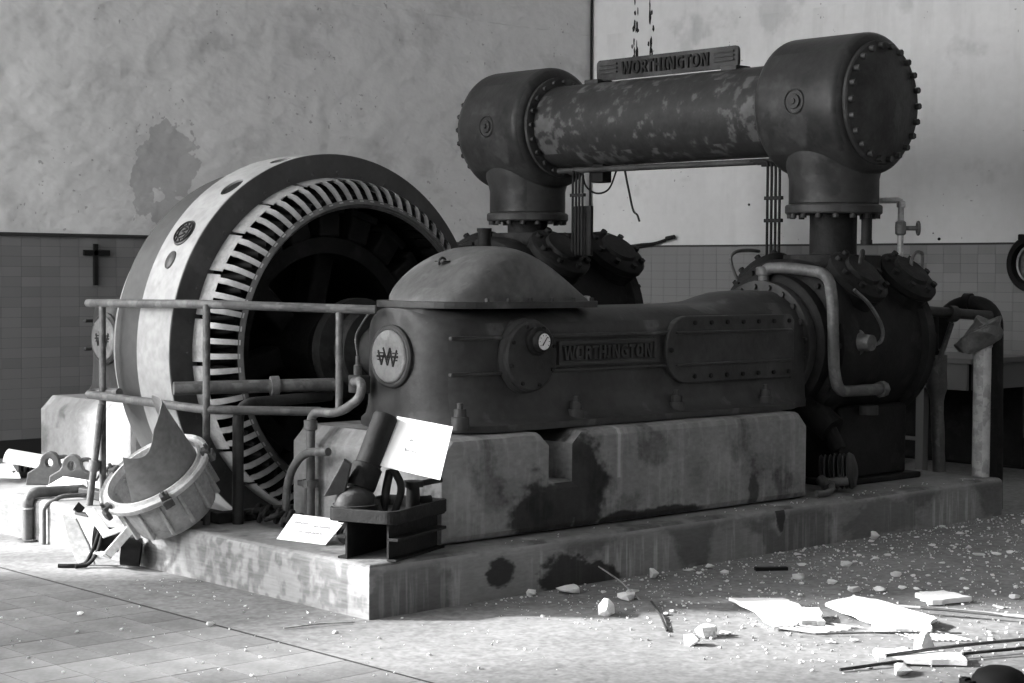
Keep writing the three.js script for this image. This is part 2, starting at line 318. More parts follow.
// ---------------------------------------------------------------- concrete foundation
const XS = 1.34, YS = 1.14, Z1 = -0.79, Z2 = -3.65, YC = 1.15;   // shaft centre, frame centre planes, cylinder height
{ // slab with a pit for the motor; front face with oil stains and lime runs
  const f = fbmMaker(8, 6, 720), h = fbmMaker(64, 3, 730);
  const stain = (x, y, cx, cy, rx, ry) => { const d = Math.hypot((x - cx) / rx, (y - cy) / ry) + 1.5 * (f(x * 0.31, y * 0.6) - 0.5) + 0.5 * (h(x * 0.31, y * 0.6) - 0.5); return sstep(1.05, 0.75, d); };
  const slabBump = wallBump.clone(); slabBump.repeat.set(3, 0.25); slabBump.needsUpdate = true;
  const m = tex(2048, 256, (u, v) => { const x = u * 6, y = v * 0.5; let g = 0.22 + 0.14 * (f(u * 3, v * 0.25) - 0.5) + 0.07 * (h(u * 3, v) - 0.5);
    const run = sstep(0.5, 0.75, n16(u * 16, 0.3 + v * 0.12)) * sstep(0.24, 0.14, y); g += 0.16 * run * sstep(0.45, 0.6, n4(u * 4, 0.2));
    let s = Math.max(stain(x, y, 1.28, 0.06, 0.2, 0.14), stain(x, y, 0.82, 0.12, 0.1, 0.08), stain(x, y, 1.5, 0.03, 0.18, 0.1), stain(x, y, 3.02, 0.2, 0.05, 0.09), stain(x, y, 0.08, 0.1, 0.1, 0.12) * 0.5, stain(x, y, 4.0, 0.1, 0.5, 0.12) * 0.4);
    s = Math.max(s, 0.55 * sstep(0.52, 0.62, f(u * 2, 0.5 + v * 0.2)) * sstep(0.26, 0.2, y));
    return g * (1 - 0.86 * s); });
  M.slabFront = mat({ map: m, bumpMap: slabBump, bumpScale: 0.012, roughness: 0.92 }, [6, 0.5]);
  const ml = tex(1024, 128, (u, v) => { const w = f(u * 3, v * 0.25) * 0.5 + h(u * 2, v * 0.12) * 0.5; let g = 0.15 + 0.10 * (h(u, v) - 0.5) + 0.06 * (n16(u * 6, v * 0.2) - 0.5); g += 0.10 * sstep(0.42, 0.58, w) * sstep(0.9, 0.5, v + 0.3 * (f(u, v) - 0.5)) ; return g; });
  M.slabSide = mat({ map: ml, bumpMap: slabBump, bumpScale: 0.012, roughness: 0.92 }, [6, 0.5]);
  const s = thing('foundation_slab', 'wide low concrete slab that carries the whole machine', 'foundation');
  const shape = new THREE.Shape([[0, 0], [5.38, 0], [5.38, 5.3], [0, 5.3]].map(([x, y]) => new THREE.Vector2(x, y)));
  const pit = [[0.3, 1.62], [2.5, 1.62], [2.5, 3.02], [0.3, 3.02]]; shape.holes.push(new THREE.Path(pit.map(([x, y]) => new THREE.Vector2(x, y))));
  const g = new THREE.ExtrudeGeometry(shape, { depth: 0.21, bevelEnabled: true, bevelSize: 0.03, bevelThickness: 0.04, bevelSegments: 4, bevelOffset: -0.03 });
  g.rotateX(-PI / 2); g.translate(0, 0, 0); // lies flat, y up to 0.25
  const c = clean(g), pos = c.attributes.position, F = [], L = [], O = [];
  for (let i = 0; i < pos.count; i += 3) {
    const a = V().fromBufferAttribute(pos, i), b = V().fromBufferAttribute(pos, i + 1), d = V().fromBufferAttribute(pos, i + 2); const nn = b.clone().sub(a).cross(d.clone().sub(a)).normalize();
    const front = nn.z > 0.7 && a.z > -0.2, side = nn.x < -0.7 && a.x < 0.1; (front ? F : side ? L : O).push(i);
  }
  const pick = (ids) => { const p = [], n = []; for (const i of ids) for (let k = 0; k < 3; k++) { p.push(pos.getX(i + k), pos.getY(i + k), pos.getZ(i + k)); n.push(c.attributes.normal.getX(i + k), c.attributes.normal.getY(i + k), c.attributes.normal.getZ(i + k)); } const q = new THREE.BufferGeometry(); q.setAttribute('position', new THREE.Float32BufferAttribute(p, 3)); q.setAttribute('normal', new THREE.Float32BufferAttribute(n, 3)); return q; };
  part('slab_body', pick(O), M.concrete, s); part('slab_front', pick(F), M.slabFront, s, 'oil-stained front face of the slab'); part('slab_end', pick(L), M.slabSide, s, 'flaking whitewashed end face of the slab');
  part('pit_kerb', [span(0.22, 0.3, 0.25, 0.31, -3.02, -1.62, 0.01), span(0.22, 2.5, 0.25, 0.31, -1.62, -1.55, 0.01)], M.iron, s, 'iron kerb around the motor pit');
  settle(s, 2.7, 0, -2.6);
}
function pedestal(label, zf, zb, stained) {
  const s = thing('concrete_pedestal', label, 'pedestal', undefined);
  const f = fbmMaker(8, 6, 820), h = fbmMaker(64, 3, 830), notch = [1.37, 0.49];
  const outline = [[0.6, 0.252], [3.52, 0.252], [3.52, 0.70], [3.46, 0.77], [1.58, 0.77], [1.53, 0.72], [1.53, 0.47], [1.29, 0.47], [1.29, 0.72], [1.24, 0.77], [0.66, 0.77], [0.6, 0.70]];
  const g = plate(outline, zf - zb - 0.09, 0.045); 
  const q = clean(g); q.translate(0, 0, zb + 0.045);
  // keep the outline at size after the bevel grows it
  q.translate(-2.06, -0.51, 0); q.scale(2.92 / 3.01, 0.518 / 0.608, 1); q.translate(2.06, 0.511, 0);
  let m = M.concrete;
  if (stained) {
    const st = (x, y, cx, cy, rx, ry) => { const d = Math.hypot((x - cx) / rx, (y - cy) / ry) + 1.5 * (f(x * 0.33, y * 0.5) - 0.5) + 0.5 * (h(x * 0.33, y * 0.4) - 0.5); return sstep(1.1, 0.7, d); };
    const t = tex(2048, 512, (u, v) => { const x = u * 4, y = v * 1.0; let g = 0.21 + 0.18 * (f(u * 2, v * 0.5) - 0.5) + 0.08 * (h(u * 2, v) - 0.5);
      g += 0.05 * sstep(0.5, 0.75, n16(u * 8, v * 0.25)); g -= 0.09 * sstep(0.52, 0.66, f(u * 2 + 0.3, v * 0.4));
      let s = Math.max(st(x, y, 1.60, 0.45, 0.14, 0.34), st(x, y, 1.22, 0.34, 0.16, 0.26), st(x, y, 1.37, 0.34, 0.22, 0.2), st(x, y, 2.3, 0.27, 0.3, 0.045), st(x, y, 3.0, 0.3, 0.06, 0.13) * 0.8, st(x, y, 1.9, 0.27, 0.2, 0.04), st(x, y, 0.95, 0.5, 0.1, 0.12) * 0.35);
      g *= 1 - 0.88 * s; if (Math.abs(x - 1.86) < 0.012 && y > 0.5) g += 0.12; return g; });
    const pedBump = wallBump.clone(); pedBump.repeat.set(2, 0.5); pedBump.needsUpdate = true;
    m = mat({ map: t, bumpMap: pedBump, bumpScale: 0.012, roughness: 0.92 }, [4, 1]);
  }
  part('pedestal_block', toCreasedNormals(q, 0.4), m, s); return settle(s, 2.06, 0.25, (zf + zb) / 2);
}
pedestal('long stained concrete pedestal with a slot, under the near compressor frame', -0.19, -1.43, true);
pedestal('pale sunlit concrete pedestal behind the motor, end facing left', -3.07, -4.2, false);
console.log('foundation');

// ---------------------------------------------------------------- compressor frames
function frameRing(x, hw, foot, top, roundTop) {   // cross-section at x, half width hw, in room y, z relative to centre
  const pts = []; const y0 = 0.778;
  const right = [[foot, y0], [foot, y0 + 0.035], [hw + (foot - hw) * 0.45, y0 + 0.06], [hw + (foot - hw) * 0.15, y0 + 0.11], [hw, y0 + 0.2]];
  const sh = top - roundTop; right.push([hw, sh - 0.12], [hw, sh]);
  for (let k = 1; k <= 7; k++) { const a = (PI / 2) * k / 7; right.push([hw - (hw - 0.0) * (1 - Math.cos(a)) * 0.55 * (roundTop / 0.14 > 1 ? 1.6 : 1), sh + roundTop * Math.sin(a)]); }
  const R = right.map(([z, y]) => [x, y, z]); const Lf = right.slice().reverse().map(([z, y]) => [x, y, -z]); pts.push(...R, ...Lf); return pts;
}
function makeFrame(zc, side, label, full) {   // side: +1 outboard face towards +z
  const t = thing('compressor', label, 'compressor'); const S = (z) => zc + side * z;
  const xe = 0.79, rc = 0.27;
  const sec = [];
  for (let k = 0; k <= 9; k++) { const a = (PI / 2) * (k / 9); const x = xe + rc * (1 - Math.cos(a)); const d = rc * (1 - Math.sin(a)); sec.push([x, 0.38 - d, 0.38 - d + 0.02 + 0.10 * k / 9, 1.405, 0.13]); }
  sec.push([2.4, 0.38, 0.5, 1.405, 0.13], [3.05, 0.38, 0.5, 1.41, 0.14], [3.2, 0.378, 0.5, 1.43, 0.18], [3.32, 0.375, 0.5, 1.465, 0.26], [3.42, 0.372, 0.5, 1.485, 0.31], [3.55, 0.37, 0.46, 1.49, 0.33], [3.66, 0.365, 0.40, 1.49, 0.34], [3.785, 0.36, 0.37, 1.488, 0.34]);
  const g = loft(sec.map((q) => frameRing(...q).map(([x, y, z]) => [x, y, S(z)])));
  part('frame_housing', smooth(g, 0.9), M.frame, t);
  // crank hood
  const hood = [], hx = full ? 1.405 : 1.56, hl = full ? 0.505 : 0.36;
  for (let i = 0; i <= 28; i++) { const dx = (hl - 0.003) * (i / 14 - 1), x = hx + dx, h = Math.max(0.004, 0.305 * Math.pow(Math.cos(PI / 2 * dx / hl), 0.9)), R = []; const c0 = clamp((0.27 - (x - hx + hl - 0.003)) / 0.27), hw = 0.345 - 0.24 * (1 - Math.sqrt(1 - c0 * c0)); for (let k = 0; k <= 24; k++) { const a = PI * k / 24, c = Math.cos(a), sn = Math.sin(a); R.push([x, 1.43 + h * Math.pow(Math.abs(sn), 0.5), S(hw * Math.sign(c) * Math.pow(Math.abs(c), 0.62))]); } hood.push(R); }
  const hd = part('crank_hood', smooth(loft(hood), 1.0), M.cover, t, 'rounded sheet hood over the crank');
  const fl = []; { const o = []; for (const [cx, cy, r, a] of [[1.87, 0.345, 0.05, 0], [hx - hl + 0.23, 0.115, 0.28, PI / 2], [hx - hl + 0.23, -0.115, 0.28, PI], [1.87, -0.345, 0.05, PI * 1.5]]) for (let k = 0; k <= 8; k++) { const t2 = a + (PI / 2) * k / 8; o.push([cx + r * Math.cos(t2), cy + r * Math.sin(t2)]); } const e = plate(o, 0.028, 0.004); e.rotateX(PI / 2); e.translate(0, 1.438, zc); fl.push(e); }
  part('hood_flange', fl, M.frame, t);
  if (full) for (const x of [1.1, 1.25, 1.41, 1.57, 1.73, 1.87]) part('bolt', hex([x, 1.44, S(0.375)], [0, 1, 0], 0.013, 0.02), M.frame, t);
  if (full) part('bolt', lathe([[0, 0.03], [0.02, 0.028], [0.026, 0.01], [0.026, 0]], [1.885, 1.44, S(0.32)], [0, 1, 0], 16), M.lightPipe, t, 'pale dome-headed plug at the hood end');
  // torn lifting slot on the hood
  if (full) part('lifting_lug', [along(new THREE.TorusGeometry(0.024, 0.007, 8, 16, PI), [1.12, 1.645, S(0.0)], [-0.6, 1, 0]), box(0.05, 0.008, 0.07, 1.12, 1.65, S(0.0), 0.002)], M.iron, t);
  // end cover with the winged W mark
  const ring = lathe([[0.165, -0.14], [0.165, 0.012], [0.155, 0.02], [0.142, 0.02], [0.142, 0.008], [0, 0.008]], [xe - 0.005, 1.155, zc - 0.01], [-1, 0, 0]);
  part('end_cover_seat', ring, M.frame, t);
  const ec = part('end_cover', lathe([[0.138, 0], [0.138, 0.022], [0.13, 0.028], [0, 0.03]], [xe - 0.005, 1.155, zc - 0.01], [-1, 0, 0]), M.disc, t, 'pale round end cover with a raised winged mark');
  { const z = (pts, w) => { const G = []; for (let i = 0; i < pts.length - 1; i++) { const [a, b] = pts[i], [c, d] = pts[i + 1]; G.push(rod([xe - 0.034, 1.155 + b, zc - 0.01 + a], [xe - 0.034, 1.155 + d, zc - 0.01 + c], w, w, 6)); } return G; };
    const mk = [...z([[-0.075, 0.03], [-0.05, -0.045], [-0.025, 0.02], [0.0, -0.045], [0.03, 0.03]], 0.006), ...z([[-0.035, 0.045], [-0.005, -0.02], [0.02, 0.045], [0.045, -0.05], [0.075, 0.035]], 0.006), ...z([[-0.085, 0.0], [0.085, 0.0]], 0.006), ...z([[-0.08, 0.018], [-0.03, 0.018]], 0.004), ...z([[-0.08, -0.018], [-0.045, -0.018]], 0.004), ...z([[0.04, 0.018], [0.085, 0.018]], 0.004), ...z([[0.05, -0.018], [0.08, -0.018]], 0.004)];
    part('emblem', mk, M.dark, ec, 'dark zigzag winged emblem'); }
  // side ribs, bearing cover, nameplate, inspection cover on the outboard face
  const zf = 0.38;
  for (const y of [1.257, 1.073]) part('rib', [box(0.36, 0.022, 0.03, 1.02, y, S(zf + 0.002), 0.009), box(0.94, 0.022, 0.03, 2.02, y, S(zf + 0.002), 0.009)], M.frame, t);
  const d = [0, 0, side];
  part('bearing_boss', lathe([[0.2, -0.08], [0.2, 0.01], [0.185, 0.03], [0, 0.03]], [1.365, 1.158, S(zf)], d), M.frame, t);
  const bc = part('bearing_cover', lathe([[0.185, 0.02], [0.185, 0.05], [0.175, 0.06], [0.06, 0.066], [0, 0.066]], [1.365, 1.158, S(zf)], d), M.iron, t, 'dark round bearing cover carrying a dial gauge');
  for (let k = 0; k < 8; k++) { const a = k * PI / 4 + 0.3; part('bolt', hex([1.365 + 0.16 * Math.cos(a), 1.158 + 0.16 * Math.sin(a), S(zf + 0.06)], d, 0.011, 0.012), M.dark, bc); }
  if (full) {
    const gx = 1.385, gy = 1.235;
    part('gauge', [lathe([[0.075, 0], [0.075, 0.03], [0.06, 0.04], [0.055, 0.04], [0.055, 0.07], [0.048, 0.078], [0.044, 0.07], [0, 0.07]], [gx, gy, S(zf + 0.055)], d, 32)], M.dark, bc);
    const face = part('gauge_face', lathe([[0.043, 0], [0, 0.001]], [gx, gy, S(zf + 0.127)], d, 28), M.glassFace, bc, 'white dial with a thin needle');
    part('needle', [rod([gx - 0.015, gy - 0.02, S(zf + 0.13)], [gx + 0.02, gy + 0.025, S(zf + 0.13)], 0.003, 0.002, 6), ...[0, 1, 2, 3, 4, 5, 6, 7].map((k) => { const a = -0.6 + k * 0.62; return rod([gx + 0.03 * Math.cos(a), gy + 0.03 * Math.sin(a), S(zf + 0.129)], [gx + 0.037 * Math.cos(a), gy + 0.037 * Math.sin(a), S(zf + 0.129)], 0.0016, 0.0016, 5); })], M.black, bc);
    const np = part('nameplate', [(() => { const o = roundRect(1.6, 2.37, 1.102, 1.226, 0.008), i = roundRect(1.612, 2.358, 1.114, 1.214, 0.004); const e = plate(o, 0.022, 0.003, [i]); e.translate(0, 0, S(zf - 0.002)); return e; })(), span(1.605, 2.365, 1.107, 1.221, S(zf - 0.004), S(zf + 0.006), 0)], M.frame, t, 'cast nameplate reading WORTHINGTON');
    const w = word('WORTHINGTON', 0.072, 0.014, 0.7); w.translate(1.985, 1.164, S(zf + 0.004)); part('lettering', w, M.frame, np);
    for (const [x, w2] of [[0.86, 0], [1.69, 0], [2.5, 0], [3.3, 0]]) { const b = part('anchor_bolt', [rod([x, 0.80, S(0.44)], [x, 0.865, S(0.44)], 0.05, 0.045, 18), hex([x, 0.865, S(0.44)], [0, 1, 0], 0.034, 0.04), rod([x, 0.90, S(0.44)], [x, 0.935, S(0.44)], 0.017, 0.017, 10)], M.frame, t); }
  }
  const ic = part('inspection_cover', (() => { const o = []; for (let k = 0; k <= 14; k++) { const a = PI / 2 + PI * k / 14; o.push([2.62 + 0.17 * Math.cos(a), 1.158 + 0.185 * Math.sin(a)]); } o.push([3.57, 0.973], [3.6, 1.0], [3.6, 1.31], [3.57, 1.343]); const e = plate(o, 0.03, 0.008); e.translate(0, 0, side > 0 ? S(zf - 0.006) : S(zf + 0.026)); return e; })(), M.frame, t, 'bolted side cover with one rounded end');
  for (const y of [1.257, 1.073]) part('rib', box(1.06, 0.016, 0.022, 3.05, y, S(zf + 0.034), 0.007), M.frame, ic);
  for (const y of [1.312, 1.004]) for (let k = 0; k < 7; k++) part('bolt', hex([2.68 + k * 0.145, y, S(zf + 0.03)], d, 0.014, 0.014), M.dark, ic);
  part('bolt', hex([2.48, 1.158, S(zf + 0.03)], d, 0.014, 0.014), M.dark, ic);
  // guide flange to the cylinder
  const fr = part('guide_flange', lathe([[0.34, -0.02], [0.40, -0.02], [0.405, 0], [0.40, 0.045], [0.3, 0.05]], [3.8, YC, zc], [1, 0, 0]), M.frame, t, 'round bolted flange joining frame and cylinder');
  for (let k = 0; k < 20; k++) { const a = k * PI / 10 + 0.1; part('bolt', hex([3.785, YC + 0.365 * Math.sin(a), zc + 0.365 * Math.cos(a)], [-1, 0, 0], 0.02, 0.025), M.frame, fr); }
  return settle(t, 2.2, 0.77, zc);
}
makeFrame(Z1, 1, 'near grey compressor crank frame with dial gauge and WORTHINGTON nameplate', true);
makeFrame(Z2, -1, 'far compressor crank frame, its pale round end cover peeping out behind the motor', false);
console.log('frames');

// ---------------------------------------------------------------- cylinders
function makeCylinder(zc, label, nearOne) {
  const t = thing('compressor_cylinder', label, 'cylinder'); const X = 4.53;
  part('cylinder_body', lathe([[0.3, -0.68], [0.42, -0.68], [0.45, -0.66], [0.45, -0.58], [0.52, -0.56], [0.54, -0.53], [0.54, -0.42], [0.50, -0.40], [0.50, 0.32], [0.54, 0.34], [0.54, 0.42], [0.50, 0.46], [0.3, 0.5], [0, 0.5]], [X, YC, zc], [1, 0, 0], 64), M.dark, t);
  for (let k = 0; k < 22; k++) { const a = k * PI / 11; part('bolt', hex([X - 0.56, YC + 0.49 * Math.sin(a), zc + 0.49 * Math.cos(a)], [-1, 0, 0], 0.02, 0.03), M.dark, t); }
  for (let k = 0; k < 20; k++) { const a = k * PI / 10 + 0.1; part('bolt', hex([X + 0.42, YC + 0.51 * Math.sin(a), zc + 0.51 * Math.cos(a)], [1, 0, 0], 0.02, 0.03), M.dark, t); }
  // four valve chests leaning out at about 45 degrees
  for (const sx of [-0.24, 0.3]) for (const sz of [-1, 1]) for (const sy of [1]) {
    const dir = V(0, sy * 0.80, sz * 0.72).normalize(); const p = V(X + sx, YC, zc);
    const v = part('valve_chest', lathe([[0.2, 0.3], [0.2, 0.54], [0.215, 0.555], [0.215, 0.595], [0.2, 0.61], [0.13, 0.625], [0.12, 0.65], [0.05, 0.655], [0, 0.655]], p.toArray(), dir.toArray(), 30), M.dark, t, 'angled round valve chest with bolted cap');
    if (sy > 0) for (let k = 0; k < 8; k++) { const a = k * PI / 4; const q = new THREE.Quaternion().setFromUnitVectors(up, dir); const o = V(0.175 * Math.cos(a), 0.605, 0.175 * Math.sin(a)).applyQuaternion(q).add(p); part('bolt', hex(o.toArray(), dir.toArray(), 0.024, 0.035), M.dark, v); }
  }
  // saddle under the riser, indicator boss, foot
  part('saddle', [span(X - 0.2, X + 0.22, 1.4, 1.70, zc - 0.3, zc + 0.3, 0.05), rod([X, 1.62, zc], [X, 1.72, zc], 0.34, 0.32, 36)], M.dark, t);
  part('foot', [span(4.06, 4.98, 0.252, 0.29, zc - 0.4, zc + 0.42, 0.01), span(4.14, 4.9, 0.28, 0.75, zc - 0.32, zc + 0.36, 0.03)], M.dark, t);
  if (nearOne) {
    part('indicator_boss', lathe([[0.08, 0], [0.08, 0.10], [0.055, 0.12], [0.05, 0.2], [0.02, 0.21], [0, 0.21]], [4.12, 1.17, zc + 0.42], [0, 0, 1], 24), M.pipe, t);
    part('drain_branch', [rod([3.98, 0.85, zc + 0.1], [4.0, 0.62, zc + 0.42], 0.10, 0.09), rod([4.0, 0.66, zc + 0.36], [4.02, 0.5, zc + 0.45], 0.055, 0.05)], M.dark, t);
    part('flange_foot', [rod([4.35, 0.7, zc + 0.44], [4.35, 0.76, zc + 0.44], 0.06)], M.iron, t);
  }
  settle(t, X, 0.25, zc); if (!nearOne) { t.scale.set(1.12, 1.12, 1.25); t.position.x += 0.09; } return t;
}
makeCylinder(Z1, 'near dark iron compressor cylinder under the large right-hand cooler head', true);
makeCylinder(Z2, 'far dark iron compressor cylinder, half hidden behind the crank hood', false);

// ---------------------------------------------------------------- intercooler bridging the two cylinders
{
  const t = thing('intercooler', 'long horizontal intercooler pipe with two drum heads bridging the cylinders', 'intercooler'); const X = 4.53, Y = 2.70;
  part('shell_pipe', lathe([[0.31, -3.4], [0.31, -1.0]].map(([r, h]) => [r, h]), [X, Y, 0], [0, 0, 1], 64), M.flaked, t, 'pipe shell with flaking dark paint');
  const head = (zf, zb, capSign) => {
    const L = zf - zb, mid = (zf + zb) / 2; const r = 0.46;
    const prof = [[0.30, -L / 2 + 0.01], [r - 0.09, -L / 2]]; for (let k = 0; k <= 6; k++) { const a = -PI / 2 + (PI / 2) * k / 6; prof.push([r - 0.09 + 0.09 * Math.cos(a), -L / 2 + 0.09 + 0.09 * Math.sin(a)]); }
    for (let k = 0; k <= 6; k++) { const a = (PI / 2) * k / 6; prof.push([r - 0.07 + 0.07 * Math.cos(a), L / 2 - 0.07 + 0.07 * Math.sin(a)]); } prof.push([0.30, L / 2]);
    const d = part('cooler_head', [lathe(prof, [X, Y, mid], [0, 0, 1], 72, 0.9), lathe([[0.295, 0], [0.295, 0.16], [0.31, 0.22], [0.34, 0.30], [0.34, 0.45]], [X, 2.06, mid], [0, 1, 0], 64, 0.9)], M.drum, t, 'cast drum head with a short neck');
    // bolted cap on the outer face, pipe ring on the inner face
    const zo = capSign > 0 ? zf : zb, dd = [0, 0, capSign];
    const cp = part('end_cap', lathe([[0.40, -0.03], [0.40, 0.02], [0.39, 0.03], [0.33, 0.035], [0.26, 0.055], [0.14, 0.075], [0, 0.082]], [X, Y, zo], dd, 64, 0.5), M.iron, t, 'dark domed end cap ringed with bolts');
    for (let k = 0; k < 22; k++) { const a = k * PI * 2 / 22; part('bolt', hex([X + 0.365 * Math.cos(a), Y + 0.365 * Math.sin(a), zo + capSign * 0.03], dd, 0.022, 0.035), M.iron, cp); }
    const zi = capSign > 0 ? zb : zf, di = [0, 0, -capSign];
    const pr = part('pipe_flange', lathe([[0.31, -0.02], [0.38, -0.02], [0.38, 0.025], [0.37, 0.03], [0.31, 0.03]], [X, Y, zi], di, 56, 0.5), M.iron, t);
    for (let k = 0; k < 20; k++) { const a = k * PI / 10; part('bolt', hex([X + 0.345 * Math.cos(a), Y + 0.345 * Math.sin(a), zi - capSign * 0.028], di, 0.018, 0.025), M.iron, pr); }
    const pl = part('plug', lathe([[0.085, -0.05], [0.085, 0.0], [0.075, 0.012], [0.07, 0.004], [0.05, 0.004], [0.045, 0.018], [0.02, 0.02], [0.018, 0.03], [0, 0.03]], [X - 0.455, Y, mid + 0.02], [-1, 0, 0], 30), M.drum, t, 'round stepped plug on the side of the drum');
    const nf = part('neck_flange', lathe([[0.14, 0], [0.31, 0], [0.318, 0.01], [0.318, 0.05], [0.31, 0.06], [0.28, 0.07]], [X, 1.99, mid], [0, 1, 0], 56, 0.5), M.iron, t);
    for (let k = 0; k < 16; k++) { const a = k * PI / 8 + 0.1; part('bolt', hex([X + 0.285 * Math.cos(a), 1.992, mid + 0.285 * Math.sin(a)], [0, -1, 0], 0.022, 0.03), M.iron, nf); }
    part('riser_pipe', lathe([[0.22, 0], [0.22, 0.03], [0.155, 0.035], [0.155, 0.32]], [X, 1.69, mid], [0, 1, 0], 48, 0.5), M.dark, t);
  };
  head(-0.43, -1.13, 1); head(-3.35, -4.06, -1);
  // cast sign standing on the pipe
  const sg = part('sign_plate', (() => { const e = plate(roundRect(-2.93, -1.58, 3.022, 3.168, 0.03), 0.02, 0.003); e.rotateY(PI / 2); e.scale(1, 1, -1); const q = toCreasedNormals(clean(e), 0.5); return q; })(), M.iron, t, 'cast sign reading WORTHINGTON');
  sg.geometry.computeBoundingBox(); { const b = sg.geometry.boundingBox; sg.geometry.translate(4.52 - b.max.x, 0, -2.255 - (b.min.z + b.max.z) / 2); }
  { const w = word('WORTHINGTON', 0.09, 0.016, 0.84); w.rotateY(-PI / 2); w.translate(4.497, 3.096, -2.255); part('lettering', w, M.dark, sg); }
  for (const [z0, z1] of [[-2.9, -2.72], [-1.79, -1.61]]) for (const y of [3.135, 3.105, 3.075]) part('stripe', span(4.482, 4.497, y - 0.008, y + 0.008, z0, z1, 0.003), M.iron, sg);
  for (const z of [-2.92, -1.6]) part('sign_bracket', [span(4.44, 4.6, 2.995, 3.03, z - 0.09, z + 0.05, 0.006)], M.iron, t);
  part('drain_pipe', pipe([[4.42, 2.36, -3.25], [4.42, 2.352, -1.16]], 0.022), M.iron, t);
  part('junction_box', span(4.44, 4.54, 2.262, 2.40, -2.93, -2.81, 0.01), M.black, t);
  part('bracket_arm', rod([4.5, 2.40, -2.65], [4.53, 2.39, -2.65], 0.02), M.iron, t);
  settle(t, X, 2.0, -2.2);
}
console.log('cooler');

// ---------------------------------------------------------------- electric motor
{
  const t = thing('electric_motor', 'huge round electric motor with slotted end guard and pale band', 'motor');
  const C = [XS, YS, 0], dz = [0, 0, 1];
  const R = 1.14;
  // band with through holes
  let band = lathe([[1.105, -2.33], [R, -2.33], [R, -2.0], [1.105, -2.0], [1.105, -2.33]], C, dz, 128, 0.4);
  {
    const ev = new Evaluator(); ev.attributes = ['position', 'normal']; ev.useGroups = false; let br = new Brush(mergeVertices(band)); br.updateMatrixWorld();
    for (const a of [2.19, 1.85, 1.5, 1.1, 0.7]) { const g = clean(new THREE.CylinderGeometry(0.078, 0.078, 0.4, 28)); g.scale(1, 1, 0.8); const q = new Brush(along(g, [XS + R * Math.cos(a), YS + R * Math.sin(a), -2.10], [Math.cos(a), Math.sin(a), 0])); q.updateMatrixWorld(); br = ev.evaluate(br, q, SUBTRACTION); br.updateMatrixWorld(); }
    band = br.geometry;
  }
  part('stator_band', band, M.band, t, 'pale painted outer band with oval holes');
  part('hole_shade_sheet', lathe([[1.128, -2.32], [1.128, -2.01]], C, dz, 128), M.black, t);  // black sheet added inside the band, standing in for shade in the holes
  part('rim_face', lathe([[0.97, -1.998], [1.138, -1.998], [1.138, -1.992], [1.12, -1.986], [0.97, -1.984], [0.97, -1.998]], C, dz, 128, 0.4), M.rim, t, 'dark flat rim around the guard');
  part('stator_barrel', lathe([[0.9, -2.7], [1.05, -2.7], [1.07, -2.68], [1.07, -2.32], [0.9, -2.32]], C, dz, 128, 0.4), M.barrel, t, 'grey rear barrel');
  part('core_lining', lathe([[0.9, -2.68], [0.9, -2.02], [0.97, -2.0]], C, dz, 96, 0.4), M.black, t);
  for (let k = 0; k < 36; k++) { const a = k * PI / 18; part('rivet', lathe([[0.012, 0], [0.009, 0.006], [0, 0.008]], [XS + 1.03 * Math.cos(a), YS + 1.03 * Math.sin(a), -1.985], dz, 10), M.rim, t); }
  // badges on the band
  const badge = (a, r1, r2, m, label) => { const g = lathe([[1, -0.02], [1, 0.004], [0.94, 0.008], [0, 0.009]], [0, 0, 0], [0, 1, 0], 36); const q = new THREE.Quaternion().setFromUnitVectors(up, V(Math.cos(a), Math.sin(a), 0)); g.scale(r1, 1, r2); g.applyQuaternion(q); g.translate(XS + R * Math.cos(a), YS + R * Math.sin(a), -2.17); return part('badge', g, m, t, label); };
  const b1 = badge(2.523, 0.085, 0.075, M.barrel, 'round embossed maker badge'); 
  { const G = []; for (const [rr0, w] of [[0.07, 0.006], [0.045, 0.004]]) G.push(new THREE.TorusGeometry(rr0, w, 6, 30)); for (let k = 0; k < 10; k++) { const a = k * PI / 5; G.push(rod([0.048 * Math.cos(a), 0.048 * Math.sin(a), 0], [0.066 * Math.cos(a + 0.2), 0.066 * Math.sin(a + 0.2), 0], 0.005, 0.004, 5)); } G.push(rod([-0.03, 0.02, 0], [-0.01, -0.025, 0], 0.005), rod([-0.01, -0.025, 0], [0.005, 0.015, 0], 0.005), rod([0.005, 0.015, 0], [0.02, -0.025, 0], 0.005), rod([0.02, -0.025, 0], [0.035, 0.02, 0], 0.005));
    const g = join(G); g.rotateX(-PI / 2); g.applyQuaternion(new THREE.Quaternion().setFromUnitVectors(up, V(Math.cos(2.523), Math.sin(2.523), 0))); g.translate(XS + (R + 0.01) * Math.cos(2.523), YS + (R + 0.01) * Math.sin(2.523), -2.17); part('badge_relief', g, M.dark, b1); }
  badge(2.678, 0.055, 0.04, M.barrel, 'small blank oval badge');
  // slotted end guards: 24 bent plates with three bars each, closed by an inner ring
  const prof = [[1.0, -1.985], [0.995, -1.93], [0.985, -1.875], [0.965, -1.825], [0.93, -1.785], [0.89, -1.755], [0.855, -1.735]];
  const sheet = (pts, a0, da, th = 0.008) => { const o = pts.map(([r, z]) => new THREE.Vector2(r, z)), i = pts.slice().reverse().map(([r, z]) => new THREE.Vector2(r - th, z - th)); const L = new THREE.LatheGeometry([...o, ...i, o[0].clone()], Math.max(2, Math.ceil(da / 0.03)), a0, da); return toCreasedNormals(L, 0.5); };
  const step = PI / 12, pitch = step / 3; const guardGeo = [sheet(prof.slice(0, 3), 0.012, step - 0.024)];
  for (let k = 0; k < 3; k++) guardGeo.push(sheet(prof.slice(2), pitch * (k + 0.5) - 0.0165, 0.033));
  for (let k = 0; k < 4; k++) { } // slots lie between the bars
